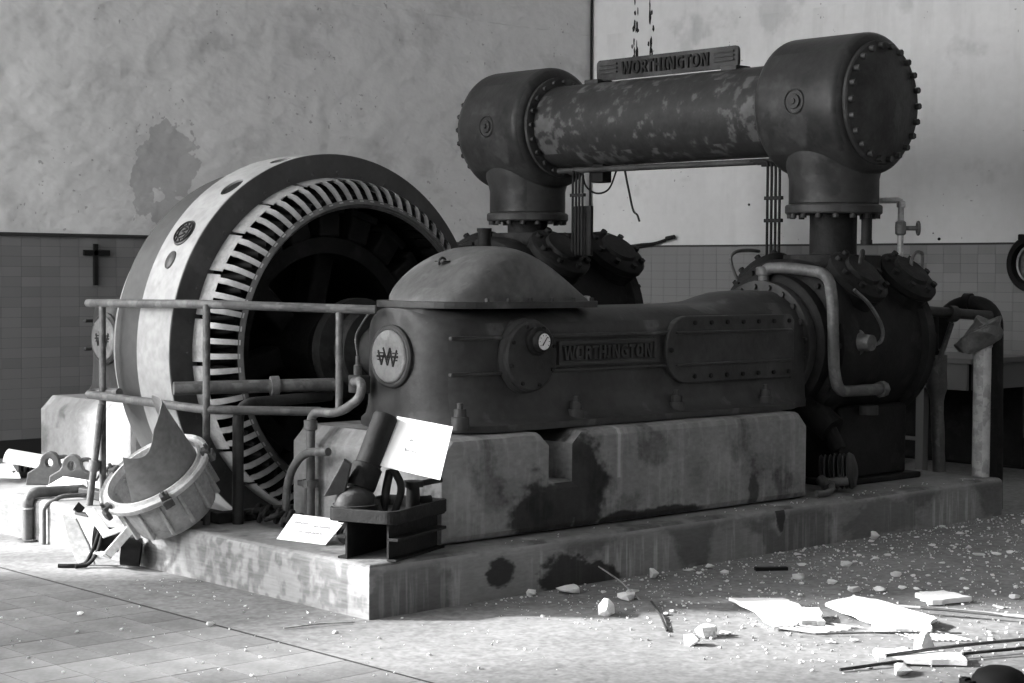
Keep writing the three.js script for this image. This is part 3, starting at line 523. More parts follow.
  const gg = boxUV(join(guardGeo), 0.6);
  const rg = sheet([[0.868, -1.742], [0.84, -1.728], [0.83, -1.745]], 0, PI * 2, 0.012);
  for (const face of [1, -1]) {
    const holder = (o) => { o.rotation.x = PI / 2; if (face < 0) { o.scale.y = -1; o.position.set(XS, YS, -4.7); } else o.position.set(XS, YS, 0); };
    for (let k = 0; k < (face > 0 ? 24 : 1); k++) {
      const o = new THREE.Mesh(face > 0 ? gg : boxUV(sheet(prof, 0, PI * 2), 0.6), M.guard); o.name = face > 0 ? 'guard_plate' : 'rear_guard'; o.castShadow = o.receiveShadow = true; holder(o);
      if (face > 0) { o.rotation.order = 'XYZ'; o.rotation.y = k * step + 0.06; } t.add(o);
    }
    const r = new THREE.Mesh(boxUV(clean(rg.clone()), 0.6), M.pipe); r.name = 'guard_ring'; r.castShadow = r.receiveShadow = true; holder(r); t.add(r);
  }
  // windings behind the guard, rotor with poles, hub and shaft
  for (let k = 0; k < 72; k++) { const a = k * PI / 36; const o = part('coil_end', [rod([0.89, 0, -2.0], [0.87, 0.02, -1.80], 0.022, 0.02, 8), rod([0.87, 0.02, -1.80], [0.93, 0.06, -1.99], 0.02, 0.022, 8)].map((g) => g.rotateZ(a).translate(XS, YS, 0)), M.black, t); }
  for (let k = 0; k < 20; k++) { const a = k * PI / 10; part('rotor_pole', [box(0.15, 0.15, 0.6, 0.73, 0, -2.35, 0.02), box(0.05, 0.21, 0.62, 0.82, 0, -2.35, 0.015)].map((g) => g.rotateZ(a).translate(XS, YS, 0)), M.dark, t); }
  part('rotor_rim', lathe([[0.56, -2.62], [0.655, -2.62], [0.655, -2.08], [0.56, -2.08], [0.56, -2.62]], C, dz, 72, 0.4), M.dark, t);
  for (let k = 0; k < 6; k++) { const a = k * PI / 3 + 0.3; part('spoke', box(0.46, 0.14, 0.2, 0.38, 0, -2.35, 0.03).rotateZ(a).translate(XS, YS, 0), M.dark, t); }
  part('rear_dark_disc', lathe([[0.16, -2.72], [0.95, -2.72], [0.95, -2.705], [0.16, -2.705]], C, dz, 72, 0.4), M.black, t);  // black disc added behind the rotor to keep the interior dark
  part('hub', lathe([[0.15, -2.75], [0.22, -2.75], [0.22, -1.98], [0.15, -1.98]], C, dz, 48, 0.4), M.dark, t);
  part('shaft', lathe([[0.145, -3.2], [0.145, -1.15]], C, dz, 40), M.barrel, t);
  part('coupling_flange', lathe([[0.15, -1.70], [0.24, -1.70], [0.25, -1.69], [0.25, -1.62], [0.24, -1.61], [0.15, -1.60]], C, dz, 48, 0.4), M.iron, t);
  part('coupling_flange', lathe([[0.15, -1.84], [0.29, -1.84], [0.30, -1.83], [0.30, -1.76], [0.15, -1.75]], C, dz, 48, 0.4), M.iron, t);
  settle(t, XS, 0, -2.35);
}
console.log('motor');

// ---------------------------------------------------------------- railing and pipework on the left
{
  const t = thing('pipe_railing', 'two-bar grey pipe railing in front of the motor', 'railing'); const r = 0.024;
  part('top_rail', pipe([[0.165, 1.40, -2.80], [0.165, 1.416, -1.57], [0.74, 1.395, -0.88]], r, 0.1), M.pipe, t);
  part('lower_rail', pipe([[0.19, 0.90, -2.50], [0.19, 0.887, -2.74], [0.12, 0.88, -2.74], [0.165, 0.86, -1.57], [0.64, 0.85, -1.22]], r, 0.06), M.pipe, t);
  for (const [x, z, y0, y1] of [[0.165, -2.64, 0.252, 1.40], [0.165, -1.58, 0.252, 1.415], [0.62, -1.03, 0.86, 1.40]]) part('post', pipe([[x, y0, z], [x, y1, z]], 0.02), M.pipe, t);
  settle(t, 0.12, 0.25, -1.8);
}
single('leaning_pipe', [pipe([[0.09, 0.252, -2.66], [0.135, 0.83, -2.60]], 0.02), rod([0.105, 0.45, -2.64], [0.11, 0.51, -2.634], 0.032)], M.pipe, 'thin pipe with a coupling leaning beside the left railing post', 'pipe');
single('barring_lever', [pipe([[0.105, 0.963, -1.80], [0.90, 0.972, -1.44]], 0.036), rod([0.58, 0.968, -1.585], [0.62, 0.969, -1.567], 0.055)], M.pipe, 'thick horizontal iron bar with a collar crossing in front of the motor guard', 'bar');
single('guard_hoop', pipe([[0.31, 0.252, -1.5], [0.31, 0.888, -1.5], [0.92, 0.905, -1.5]], 0.03, 0.1), M.iron, 'dark pipe hoop rising from the slab before the motor', 'pipe');
{
  const t = thing('lubricator', 'small oil box with bent pipe and cup on the near frame end', 'lubricator');
  part('oil_box', span(0.70, 0.77, 0.955, 1.05, -1.06, -0.955, 0.008), M.frame, t);
  part('sight_glass', lathe([[0.022, 0], [0.022, 0.05], [0.012, 0.055], [0.012, 0.1]], [0.735, 1.05, -1.02], [0, 1, 0], 16), M.pipe, t);
  part('oil_line', cable([[0.735, 1.14, -1.02], [0.73, 1.25, -1.03], [0.73, 1.32, -0.98], [0.75, 1.39, -0.93]], 0.006), M.pipe, t);
  part('bent_pipe', pipe([[0.735, 1.02, -0.95], [0.70, 1.03, -0.84], [0.66, 0.95, -0.80], [0.64, 0.86, -0.95], [0.62, 0.858, -1.17], [0.62, 0.7, -1.17], [0.62, 0.252, -1.17]].map(([x, y, z]) => [x - 0.08, y, z]), 0.024, 0.08), M.pipe, t);
  part('elbow', lathe([[0.03, 0], [0.036, 0.005], [0.036, 0.05], [0.03, 0.055]], [0.54, 0.76, -1.17], [0, 1, 0], 16), M.pipe, t);
  part('clamp', [rod([0.54, 0.46, -1.17], [0.54, 0.50, -1.17], 0.042), box(0.04, 0.03, 0.09, 0.52, 0.48, -1.19)], M.pipe, t);
  settle(t, 0.54, 0.25, -1.17);
}
single('bent_conduit', pipe([[0.46, 0.252, -1.28], [0.46, 0.5, -1.27], [0.45, 0.655, -1.12], [0.45, 0.672, -0.90]], 0.022, 0.14), M.pipe, 'curved conduit rising from the slab beside the pedestal end', 'pipe');

console.log('left pipework');
// ---------------------------------------------------------------- vice-like casting on its tray, with placards
{
  const t = thing('steel_stand', 'low stand of two steel channels holding a rimmed tray', 'stand');
  const chan = (x0, x1, z, s) => [span(x0, x1, 0.252, 0.262, z, z + s * 0.05, 0), span(x0, x1, 0.262, 0.43, z, z + s * 0.01, 0), span(x0, x1, 0.345, 0.36, z, z + s * 0.06, 0.003), span(x0, x1, 0.42, 0.43, z, z + s * 0.05, 0)];
  part('channel', chan(0.06, 0.55, -0.09, 1), M.dark, t); part('channel', chan(0.04, 0.53, -0.29, -1), M.dark, t);
  part('tray', (() => { const o = roundRect(0.02, 0.58, 0.0, 0.36, 0.05), i = roundRect(0.035, 0.565, 0.015, 0.345, 0.04); const wall = plate(o, 0.055, 0.003, [i]), base = plate(o, 0.008, 0.001); const g = join([wall, base]); g.rotateX(-PI / 2); g.translate(0, 0.432, -0.03); return g; })(), M.dark, t, 'shallow rounded iron tray');
  settle(t, 0.3, 0.25, -0.24); t.rotation.y = 0.38; t.position.set(0.30, 0.25, -0.265);
  const v = thing('vice_casting', 'dark iron casting with a tilted barrel standing in the tray', 'casting');
  const ax = V(0.40, 0.80, -0.02).normalize(), o = V(0.09, 0.56, -0.27); const at = (s) => o.clone().addScaledVector(ax, s).toArray();
  part('barrel', lathe([[0, 0.0], [0.075, 0.0], [0.08, 0.02], [0.08, 0.12], [0.068, 0.13], [0.066, 0.40], [0.06, 0.41], [0, 0.41]], at(0.02), ax.toArray(), 28, 0.5), M.dark, v);
  part('gear_housing', [(() => { const g = new THREE.SphereGeometry(0.12, 28, 16, 0, PI * 2, 0, PI / 2); g.scale(1.0, 0.8, 0.75); g.translate(0.06, 0.50, -0.25); return g; })(), rod([0.06, 0.44, -0.25], [0.06, 0.505, -0.25], 0.10, 0.12, 24), rod([0.0, 0.44, -0.2], [0.0, 0.5, -0.2], 0.03), rod([0.14, 0.44, -0.17], [0.14, 0.52, -0.2], 0.03)], M.iron, v);
  part('wedge', (() => { const g = plate([[0, 0], [0.10, 0.02], [0.13, 0.16], [0.10, 0.18]], 0.06, 0.005); g.rotateY(-0.75); g.translate(-0.05, 0.55, -0.36); return g; })(), M.iron, v);
  part('fork_arm', [pipe([[0.20, 0.45, -0.2], [0.22, 0.58, -0.2], [0.26, 0.66, -0.22]], 0.022, 0.06), pipe([[0.26, 0.45, -0.18], [0.30, 0.58, -0.16], [0.26, 0.68, -0.2]], 0.02, 0.06)], M.dark, v);
  part('screw_handle', [rod([0.40, 0.442, -0.2], [0.40, 0.57, -0.2], 0.04, 0.034), rod([0.40, 0.57, -0.2], [0.40, 0.60, -0.2], 0.055), rod([0.36, 0.575, -0.2], [0.56, 0.60, -0.16], 0.016), rod([0.40, 0.50, -0.2], [0.48, 0.50, -0.17], 0.02), lathe([[0, 0.02], [0.022, 0.014], [0.022, 0], [0, -0.01]], [0.48, 0.50, -0.17], [0.9, 0, 0.3], 14)], M.dark, v);
  settle(v, 0.1, 0.44, -0.25); v.scale.setScalar(0.92); v.position.set(0.155, 0.441, -0.25);
}
// placards: faint pencil lines that cannot be read
function scrib(w, h, lines) {
  const c = document.createElement('canvas'); c.width = w; c.height = h; const x = c.getContext('2d'); x.fillStyle = '#f4f4f4'; x.fillRect(0, 0, w, h);
  x.strokeStyle = '#7c7c7c'; x.lineWidth = h * 0.016; let s = 5; const q = () => { s = (s * 16807) % 2147483647; return s / 2147483647; };
  for (const [x0, x1, y, hh] of lines) { x.beginPath(); x.moveTo(x0 * w, y * h); let px = x0 * w; while (px < x1 * w) { const d = w * 0.018; x.quadraticCurveTo(px + d * 0.2, (y - hh * (0.4 + q())) * h, px + d, (y + hh * 0.2 * q()) * h); px += d; } x.stroke(); }
  const t = new THREE.CanvasTexture(c); t.colorSpace = THREE.SRGBColorSpace; return t;
}
function placard(name, corners, lines, label, category) {   // corners tl, tr, br, bl
  const [a, b, c, d] = corners.map((p) => V(...p)); const nrm = b.clone().sub(a).cross(d.clone().sub(a)).normalize().multiplyScalar(0.003);
  const pos = [], uv = []; const tri = (...q) => q.forEach(([p, u, v]) => { pos.push(p.x, p.y, p.z); uv.push(u, v); });
  for (const s of [1, -1]) { const k = [a, b, c, d].map((p) => p.clone().addScaledVector(nrm, -s * 0.5)); tri([k[0], 0, 1], [k[3], 0, 0], [k[1], 1, 1]); tri([k[1], 1, 1], [k[3], 0, 0], [k[2], 1, 0]); }
  const K = [a, b, c, d]; for (let i = 0; i < 4; i++) { const p = K[i], q = K[(i + 1) % 4], n0 = p.clone().addScaledVector(nrm, 0.5), n1 = p.clone().addScaledVector(nrm, -0.5), m0 = q.clone().addScaledVector(nrm, 0.5), m1 = q.clone().addScaledVector(nrm, -0.5); tri([n0, 0, 0], [m0, 0, 0], [n1, 0, 0]); tri([m0, 0, 0], [m1, 0, 0], [n1, 0, 0]); }
  const g = new THREE.BufferGeometry(); g.setAttribute('position', new THREE.Float32BufferAttribute(pos, 3)); g.setAttribute('uv', new THREE.Float32BufferAttribute(uv, 2)); g.computeVertexNormals(); g.userData.keepUV = true;
  const m = mat({ map: scrib(512, 320, lines), roughness: 0.8 }); const o = new THREE.Mesh(g, m); o.name = numbered(name); o.castShadow = o.receiveShadow = true; o.userData = { label, category }; scene.add(o); return o;
}
placard('paper_sign', [[0.36, 0.902, -0.24], [0.50, 0.860, 0.005], [0.38, 0.620, 0.053], [0.235, 0.674, -0.215]], [[0.36, 0.44, 0.42, 0.05], [0.33, 0.52, 0.62, 0.07]], 'tilted white paper sign pinned to the casting barrel', 'sign');
placard('paper_sign', [[0.24, 0.372, -0.905], [0.30, 0.372, -0.555], [0.205, 0.254, -0.60], [0.14, 0.254, -0.915]], [[0.12, 0.38, 0.32, 0.1], [0.42, 0.46, 0.34, 0.06], [0.5, 0.84, 0.38, 0.1], [0.3, 0.36, 0.62, 0.07], [0.42, 0.78, 0.64, 0.1]], 'white lettered card leaning on the slab near its front corner', 'sign');
single('pipe_clamp', [lathe([[0.03, 0], [0.055, 0.005], [0.055, 0.03], [0.03, 0.035], [0.03, 0]], [0.32, 0.308, -0.56], [-0.8, 0, 0.5], 20), rod([0.34, 0.30, -0.56], [0.34, 0.42, -0.58], 0.014)], M.dark, 'small ring clamp lying behind the lettered card', 'clamp');
// coiled chain before the pit
{ const t = thing('chain', 'heap of dark chain links on the slab by the motor pit', 'chain');
  for (let k = 0; k < 14; k++) { const g = new THREE.TorusGeometry(0.045, 0.014, 8, 18); g.scale(1, 0.75, 1); const s = k / 13; g.rotateX(k % 2 ? 0.3 : 1.3); g.rotateY(0.4 + 0.5 * rnd()); g.translate(0.42 - 0.07 * s + rr(-0.02, 0.02), 0.30 + (k % 3) * 0.012, -1.52 + 0.50 * s); part('link', g, M.dark, t); }
  settle(t, 0.4, 0.25, -1.2); }
console.log('vice');

// ---------------------------------------------------------------- floodlight housing with bent shield
{
  const t = thing('lamp_housing', 'open round lamp housing with ribbed drum and bent metal shield', 'lamp');
  const A = V(-0.38 * 0.728 - 0.46 * 0.685, 0.82, -0.38 * 0.685 + 0.46 * 0.728).normalize(); const C = V(-0.08, 0.515, -1.68);
  const q = new THREE.Quaternion().setFromUnitVectors(up, A); const place = (g) => { g.scale(0.93, 0.93, 0.93); g.applyQuaternion(q); g.translate(C.x, C.y, C.z); return g; };
  const Y = [0, 1, 0], O = [0, 0, 0], r = 0.29;
  part('drum', place(lathe([[0.02, -0.30], [0.17, -0.30], [0.24, -0.26], [0.272, -0.18], [0.285, 0], [0.275, 0], [0.262, -0.17], [0.22, -0.24], [0.02, -0.27]], O, Y, 56, 0.6)), M.lampBody, t);
  for (let k = 0; k < 14; k++) { const a = k * 2 * PI / 14; part('rib', place(box(0.03, 0.2, 0.022, 0.28, -0.12, 0, 0.006).rotateY(a)), M.lampBody, t); }
  part('rim', place(lathe([[0.272, 0.0], [0.33, 0.0], [0.335, 0.01], [0.335, 0.03], [0.325, 0.04], [0.315, 0.026], [0.295, 0.026], [0.288, 0.045], [0.276, 0.045], [0.272, 0.0]], O, Y, 64, 0.5)), M.lampRim, t, 'pale grooved rim');
  for (let k = 0; k < 5; k++) { const a = k * 2 * PI / 5 + 0.5; part('clamp', place(join([box(0.05, 0.03, 0.05, 0.325, 0.04, 0, 0.005), rod([0.34, -0.03, 0], [0.34, 0.08, 0], 0.01), box(0.03, 0.05, 0.06, 0.345, 0.0, 0, 0.005)]).rotateY(a)), M.pipe, t); }
  // bent shield: a standing curl of sheet along the near side of the rim
  const ex = V(1, 0, 0).applyQuaternion(q), ez = V(0, 0, 1).applyQuaternion(q), toCam = V(-5.03, 1.6, 6.28).sub(C).normalize(); const th0 = Math.atan2(toCam.dot(ez), toCam.dot(ex));
  const pos = [], idx = [], nu = 48, nv = 10, th = 0.004;
  for (let s = 0; s < 2; s++) for (let i = 0; i <= nu; i++) for (let j = 0; j <= nv; j++) {
    const u = i / nu, v = j / nv; const a = th0 + 0.80 - u * 3.15 - 0.42 * v * (1 - u) * (1 - u); const h = (0.31 - 0.05 * Math.sin(PI * clamp(u / 0.35)) + 0.10 * sstep(0.15, 0.6, u) - 0.34 * sstep(0.8, 1.0, u)) * v; const rad = 0.262 - (s ? th : 0) - 0.05 * v * sstep(0.55, 0.9, u);
    pos.push(rad * Math.cos(a), 0.02 + h, rad * Math.sin(a));
  }
  const N = (nu + 1) * (nv + 1), id = (s, i, j) => s * N + i * (nv + 1) + j;
  for (let i = 0; i < nu; i++) for (let j = 0; j < nv; j++) { idx.push(id(0, i, j), id(0, i + 1, j), id(0, i, j + 1), id(0, i + 1, j), id(0, i + 1, j + 1), id(0, i, j + 1)); idx.push(id(1, i, j), id(1, i, j + 1), id(1, i + 1, j), id(1, i + 1, j), id(1, i, j + 1), id(1, i + 1, j + 1)); }
  for (let i = 0; i < nu; i++) idx.push(id(0, i, nv), id(0, i + 1, nv), id(1, i, nv), id(0, i + 1, nv), id(1, i + 1, nv), id(1, i, nv));
  for (let j = 0; j < nv; j++) { idx.push(id(0, 0, j), id(0, 0, j + 1), id(1, 0, j), id(0, 0, j + 1), id(1, 0, j + 1), id(1, 0, j)); idx.push(id(0, nu, j), id(1, nu, j), id(0, nu, j + 1), id(0, nu, j + 1), id(1, nu, j), id(1, nu, j + 1)); }
  const g = new THREE.BufferGeometry(); g.setAttribute('position', new THREE.Float32BufferAttribute(pos, 3)); g.setIndex(idx); part('shield', place(smooth(g, 0.6)), M.sheet, t, 'curled grey sheet metal shield standing in the rim');
  // bracket legs reaching down to the floor
  const bar = (pts, w) => { const G = []; for (let i = 0; i < pts.length - 1; i++) { const a = V(...pts[i]), b = V(...pts[i + 1]), L = a.distanceTo(b); const b0 = box(w, L + w * 0.6, 0.014, 0, L / 2, 0, 0.004); b0.rotateY(0.75); G.push(along(b0, pts[i], b.sub(a).toArray())); } return G; };
  part('bracket', bar([[-0.22, 0.30, -2.10], [-0.20, 0.192, -1.975], [-0.17, 0.275, -1.72]], 0.05), M.lampRim, t, 'bent flat bracket arm');
  part('bracket', bar([[-0.18, 0.295, -1.69], [-0.20, 0.078, -1.97], [-0.20, 0.06, -2.12]], 0.05), M.lampRim, t, 'bent flat bracket leg');
  part('pivot', [rod([-0.19, 0.15, -2.13], [-0.08, 0.14, -2.05], 0.065, 0.065, 24), rod([-0.13, 0.10, -1.94], [-0.05, 0.09, -1.88], 0.075, 0.075, 24)], M.dark, t);
  part('back_plate', (() => { const e = plate([[0.02, 0], [0.10, 0.0], [0.07, 0.10], [0.0, 0.24], [-0.07, 0.26], [-0.03, 0.10]], 0.02, 0.004); e.rotateY(-0.8); e.translate(-0.24, 0.01, -2.22); return e; })(), M.lampRim, t);
  part('lug', [rod([-0.20, 0.285, -2.33], [-0.20, 0.30, -2.26], 0.004, 0.035, 4), span(-0.22, -0.18, 0.265, 0.28, -2.28, -2.14, 0.003)], M.iron, t);
  part('flex', [cable([[-0.20, 0.19, -2.05], [-0.22, 0.09, -2.09], [-0.25, 0.02, -2.12], [-0.32, 0.012, -2.16], [-0.36, 0.012, -2.2]], 0.011), cable([[-0.19, 0.19, -2.03], [-0.21, 0.08, -2.06], [-0.25, 0.02, -2.09], [-0.31, 0.012, -2.11]], 0.011)], M.dark, t);
  settle(t, -0.05, 0, -1.8);
}

// ---------------------------------------------------------------- left corner of the slab: loose parts
{
  const t = thing('grated_casting', 'ribbed iron casting with a stepped top at the left edge', 'casting');
  part('body', [span(0.38, 0.72, 0.252, 0.30, -4.5, -4.12, 0.006), span(0.50, 0.66, 0.30, 0.36, -4.42, -4.2, 0.008), span(0.42, 0.70, 0.33, 0.345, -4.46, -4.1, 0.004)], M.pipe, t);
  for (let k = 0; k < 8; k++) part('fin', span(0.40 + k * 0.04, 0.418 + k * 0.04, 0.29, 0.335, -4.46, -4.09, 0.003), M.pipe, t);
  settle(t, 0.55, 0.25, -4.3);
  const cap = (x, z, label) => { const b = thing('bearing_shell', label, 'bearing', undefined);
    part('base', (() => { const o = [[-0.14, 0], [0.14, 0], [0.13, 0.05], [0.07, 0.08]]; for (let k = 0; k <= 10; k++) { const a = PI * k / 10; o.push([0.055 * Math.cos(a), 0.10 + 0.055 * Math.sin(a)]); } o.push([-0.07, 0.08], [-0.13, 0.05]); const e = plate(o, 0.05, 0.006, [Array.from({ length: 14 }, (_, k) => [0.028 * Math.cos(k * PI / 7), 0.105 + 0.028 * Math.sin(k * PI / 7)])]); e.rotateY(-0.75); e.scale(1, 1.25, 1); e.translate(x, 0.258, z); return e; })(), M.pipe, b);
    part('ring', along(new THREE.TorusGeometry(0.05, 0.014, 10, 24).rotateY(-0.4), [x + 0.05, 0.375, z + 0.06], [0, 1, 0]), M.pipe, b);
    settle(b, x, 0.25, z); };
  cap(0.42, -3.70, 'iron bearing shell on the slab, left of its twin, above the white card'); cap(0.44, -3.46, 'iron bearing shell on the slab, nearest the railing post');
  for (let k = 0; k < 3; k++) single('rod_offcut', rod([0.56, 0.27, -3.42 + k * 0.05], [0.60, 0.39, -3.36 + k * 0.05], 0.008), M.pipe, 'short iron rod leaning in a row beside the railing post', 'rod', 'short rods by the railing post');
  single('white_trough', (() => { const L = new THREE.CylinderGeometry(0.07, 0.075, 0.42, 26, 1, true, 0, PI * 1.1); const M2 = new THREE.CylinderGeometry(0.064, 0.069, 0.42, 26, 1, true, 0, PI * 1.1); const g = join([L, M2]); g.rotateZ(PI / 2); g.rotateY(-0.9); g.rotateX(0.2); g.translate(0.48, 0.34, -3.98); return g; })(), M.paper, 'white half-round sheet behind the bearing shells', 'sheet');
  placard('blank_card', [[0.36, 0.325, -3.44], [0.47, 0.305, -3.08], [0.34, 0.254, -3.12], [0.20, 0.254, -3.44]], [], 'blank white card propped above the bent grey pipe', 'card');
  placard('folded_card', [[0.36, 0.33, -4.30], [0.42, 0.34, -4.16], [0.40, 0.254, -4.06], [0.26, 0.254, -4.22]], [], 'white folded card at the far left edge of the slab', 'card');
  const p = thing('floor_pipe', 'thick grey pipe bent over the slab edge with a foot flange', 'pipe');
  part('tube', pipe([[-0.035, 0.0, -3.15], [-0.035, 0.285, -3.15], [0.29, 0.285, -3.08]], 0.032, 0.07), M.pipe, p);
  part('foot_flange', rod([-0.035, 0, -3.15], [-0.035, 0.012, -3.15], 0.06, 0.06, 24), M.pipe, p);
  part('union', [lathe([[0.02, 0], [0.05, 0.0], [0.05, 0.015], [0.02, 0.015], [0.02, 0]], [0.30, 0.29, -3.08], [1, 0, 0.2], 20), rod([-0.035, 0.19, -3.15], [-0.035, 0.2, -3.15], 0.035)], M.galv, p);
  settle(p, -0.035, 0, -3.15);
  single('thin_conduit', pipe([[-0.022, 0.0, -2.98], [-0.022, 0.22, -2.98], [0.07, 0.275, -2.95], [0.30, 0.275, -2.90]], 0.013, 0.03), M.pipe, 'thin conduit climbing the slab end beside the thick bent pipe', 'pipe');
  single('wing_nuts', [hex([0.40, 0.252, -2.62], [0, 1, 0], 0.035, 0.05), hex([0.43, 0.252, -2.5], [0, 1, 0], 0.04, 0.08), rod([0.43, 0.31, -2.5], [0.45, 0.40, -2.46], 0.025)], M.dark, 'dark bolt stubs on the slab behind the lamp housing', 'bolt');
}
console.log('left clutter');

// ---------------------------------------------------------------- right-hand pipework
single('water_pipe', [pipe([[3.82, 1.52, -0.79], [3.82, 1.63, -0.79], [3.84, 1.635, -0.62], [3.88, 1.60, -0.33], [3.885, 1.42, -0.30], [3.88, 1.0, -0.28], [3.93, 0.87, -0.28], [4.42, 0.865, -0.28]], 0.036, 0.12), lathe([[0.04, 0], [0.05, 0.005], [0.05, 0.05], [0.04, 0.055]], [3.82, 1.585, -0.79], [0, 1, 0], 18), rod([4.36, 0.866, -0.28], [4.41, 0.866, -0.28], 0.052, 0.052, 8)], M.pipe, 'thick grey pipe bending down in front of the near cylinder flange', 'pipe');
{
  const t = thing('valve_pipe', 'thin pipe with a small hand valve dropping from the near cooler head', 'pipe');
  part('tube', pipe([[4.80, 2.085, -0.60], [4.92, 2.09, -0.52], [4.92, 1.38, -0.52]], 0.02, 0.02), M.galv, t);
  part('elbow', [lathe([[0.022, 0], [0.03, 0.004], [0.03, 0.04], [0.022, 0.044]], [4.92, 2.04, -0.52], [0, 1, 0], 14), lathe([[0, -0.03], [0.032, -0.012], [0.032, 0.02], [0.022, 0.03]], [4.92, 1.39, -0.52], [0, 1, 0], 14), lathe([[0.022, 0], [0.034, 0.004], [0.034, 0.025], [0.022, 0.029]], [4.92, 1.66, -0.52], [0, 1, 0], 14)], M.lightPipe, t);
  part('valve_body', [lathe([[0.02, -0.05], [0.035, -0.04], [0.038, 0], [0.035, 0.04], [0.02, 0.05]], [4.92, 1.905, -0.52], [0, 1, 0], 16), rod([4.92, 1.905, -0.52], [5.02, 1.905, -0.45], 0.016)], M.pipe, t);
  part('hand_wheel', [along(new THREE.TorusGeometry(0.042, 0.009, 8, 22).rotateX(PI / 2), [5.02, 1.905, -0.45], [0.73, 0, 0.68]), rod([5.0, 1.905, -0.465], [5.03, 1.905, -0.44], 0.014), rod([5.02, 1.865, -0.45], [5.02, 1.945, -0.45], 0.006)], M.pipe, t);
  settle(t, 4.92, 1.36, -0.52);
}
single('hanging_stub', [rod([4.53, 1.99, -0.515], [4.53, 1.80, -0.515], 0.035, 0.035, 18), rod([4.53, 1.82, -0.515], [4.53, 1.79, -0.515], 0.038)], M.dark, 'short dark pipe stub hanging under the near cooler flange', 'pipe');
single('discharge_pipe', [pipe([[4.86, 1.372, -0.45], [5.1, 1.35, -0.38], [5.55, 1.318, -0.22]], 0.035, 0.1), rod([5.22, 1.335, -0.33], [5.27, 1.333, -0.315], 0.055)], M.iron, 'dark horizontal pipe running right from the near cylinder', 'pipe');
single('arched_pipe', [pipe([[5.62, 0.0, -0.21], [5.62, 1.39, -0.23], [5.58, 1.40, -0.55], [5.50, 1.1, -0.63]], 0.06, 0.16), rod([5.60, 1.395, -0.40], [5.594, 1.396, -0.45], 0.075, 0.075, 20)], M.dark, 'dark arched pipe standing past the right end of the slab', 'pipe');
{
  const t = thing('white_pipe', 'white painted upright pipe on the right end of the slab', 'pipe');
  const f = fbmMaker(10, 6, 930), m = tex(256, 512, (u, v) => 0.42 + 0.25 * (f(u, v) - 0.5) - 0.12 * sstep(0.52, 0.6, f(u + 0.3, v))); M.white = mat({ map: m, roughness: 0.6 }, 0.5);
  part('tube', lathe([[0.058, 0], [0.058, 0.9]], [5.31, 0.252, -0.125], [0, 1, 0], 28), M.white, t);
  part('collar', lathe([[0.055, 0], [0.065, 0.01], [0.065, 0.06], [0.05, 0.07]], [5.31, 1.11, -0.125], [0, 1, 0], 24), M.lightPipe, t);
  settle(t, 5.31, 0.25, -0.125);
  // rag: crumpled cloth around the pipe head
  const rg = []; const fr = fbmMaker(6, 4, 71); for (let i = 0; i <= 10; i++) { const R = [], v = i / 10; for (let k = 0; k < 22; k++) { const a = 2 * PI * k / 22; const w = (0.075 + 0.035 * Math.sin(v * PI)) * (0.75 + 0.6 * fr(k / 22, v)); R.push([5.31 - 0.06 * (1 - v) * (1 - v) + w * Math.cos(a), 1.10 + 0.20 * v + 0.03 * Math.sin(a * 2 + v * 5), -0.14 - 0.07 * (1 - v) * (1 - v) + 0.06 * v + w * Math.sin(a)]); } rg.push(R); }
  single('tied_rag', smooth(loft(rg), 0.4), M.pipe, 'crumpled grey rag tied round the top of the white pipe', 'rag');
}
{
  const t = thing('lagged_pipe', 'rough grey lagged pipe standing left of the white pipe', 'pipe');
  const R = []; const fr = fbmMaker(6, 4, 91); for (let i = 0; i <= 20; i++) { const v = i / 20, Q = []; const rad = 0.045 + 0.03 * sstep(0.6, 0.75, v); for (let k = 0; k < 16; k++) { const a = 2 * PI * k / 16; const w = rad * (0.85 + 0.35 * fr(k / 16, v)); Q.push([5.33 - 0.02 * v + w * Math.cos(a), 0.252 + 0.8 * v, -0.46 - 0.03 * v + w * Math.sin(a)]); } R.push(Q); }
  part('lagging', smooth(loft(R), 0.7), M.pipe, t);
  part('flange', [rod([5.29, 1.05, -0.49], [5.29, 1.08, -0.49], 0.05), rod([5.29, 1.08, -0.49], [5.29, 1.32, -0.49], 0.03)], M.dark, t);
  settle(t, 5.33, 0.25, -0.46);
}
single('diagonal_brace', pipe([[5.30, 1.27, -0.36], [5.27, 0.97, -0.45], [5.2, 0.78, -0.62]], 0.018, 0.05), M.pipe, 'thin diagonal rod between the cylinder and the lagged pipe', 'rod');
// capillary lines on cylinder
single('capillary_line', cable([[4.28, 1.745, -1.2], [4.15, 1.75, -1.2], [4.03, 1.735, -1.2], [3.985, 1.70, -1.2], [4.0, 1.6, -1.18], [4.05, 1.50, -1.15]], 0.012), M.pipe, 'small bent tube looping over the left valve chest of the near cylinder', 'tube');
single('capillary_line', cable([[4.84, 1.64, -0.38], [4.85, 1.70, -0.38], [4.90, 1.745, -0.38], [4.965, 1.735, -0.38], [4.97, 1.69, -0.38], [4.93, 1.58, -0.36]], 0.012), M.pipe, 'small bent tube looping over the right valve chest of the near cylinder', 'tube');
single('capillary_line', cable([[4.05, 1.50, -0.26], [4.18, 1.40, -0.23], [4.30, 1.25, -0.22], [4.29, 1.18, -0.22], [4.20, 1.15, -0.22]], 0.012), M.pipe, 'thin curved tube down the face of the near cylinder', 'tube');
single('capillary_line', cable([[4.2, 1.66, -0.33], [4.26, 1.74, -0.36], [4.34, 1.74, -0.4], [4.38, 1.67, -0.44]], 0.01), M.iron, 'tiny hooked tube at the foot of the near riser', 'tube');
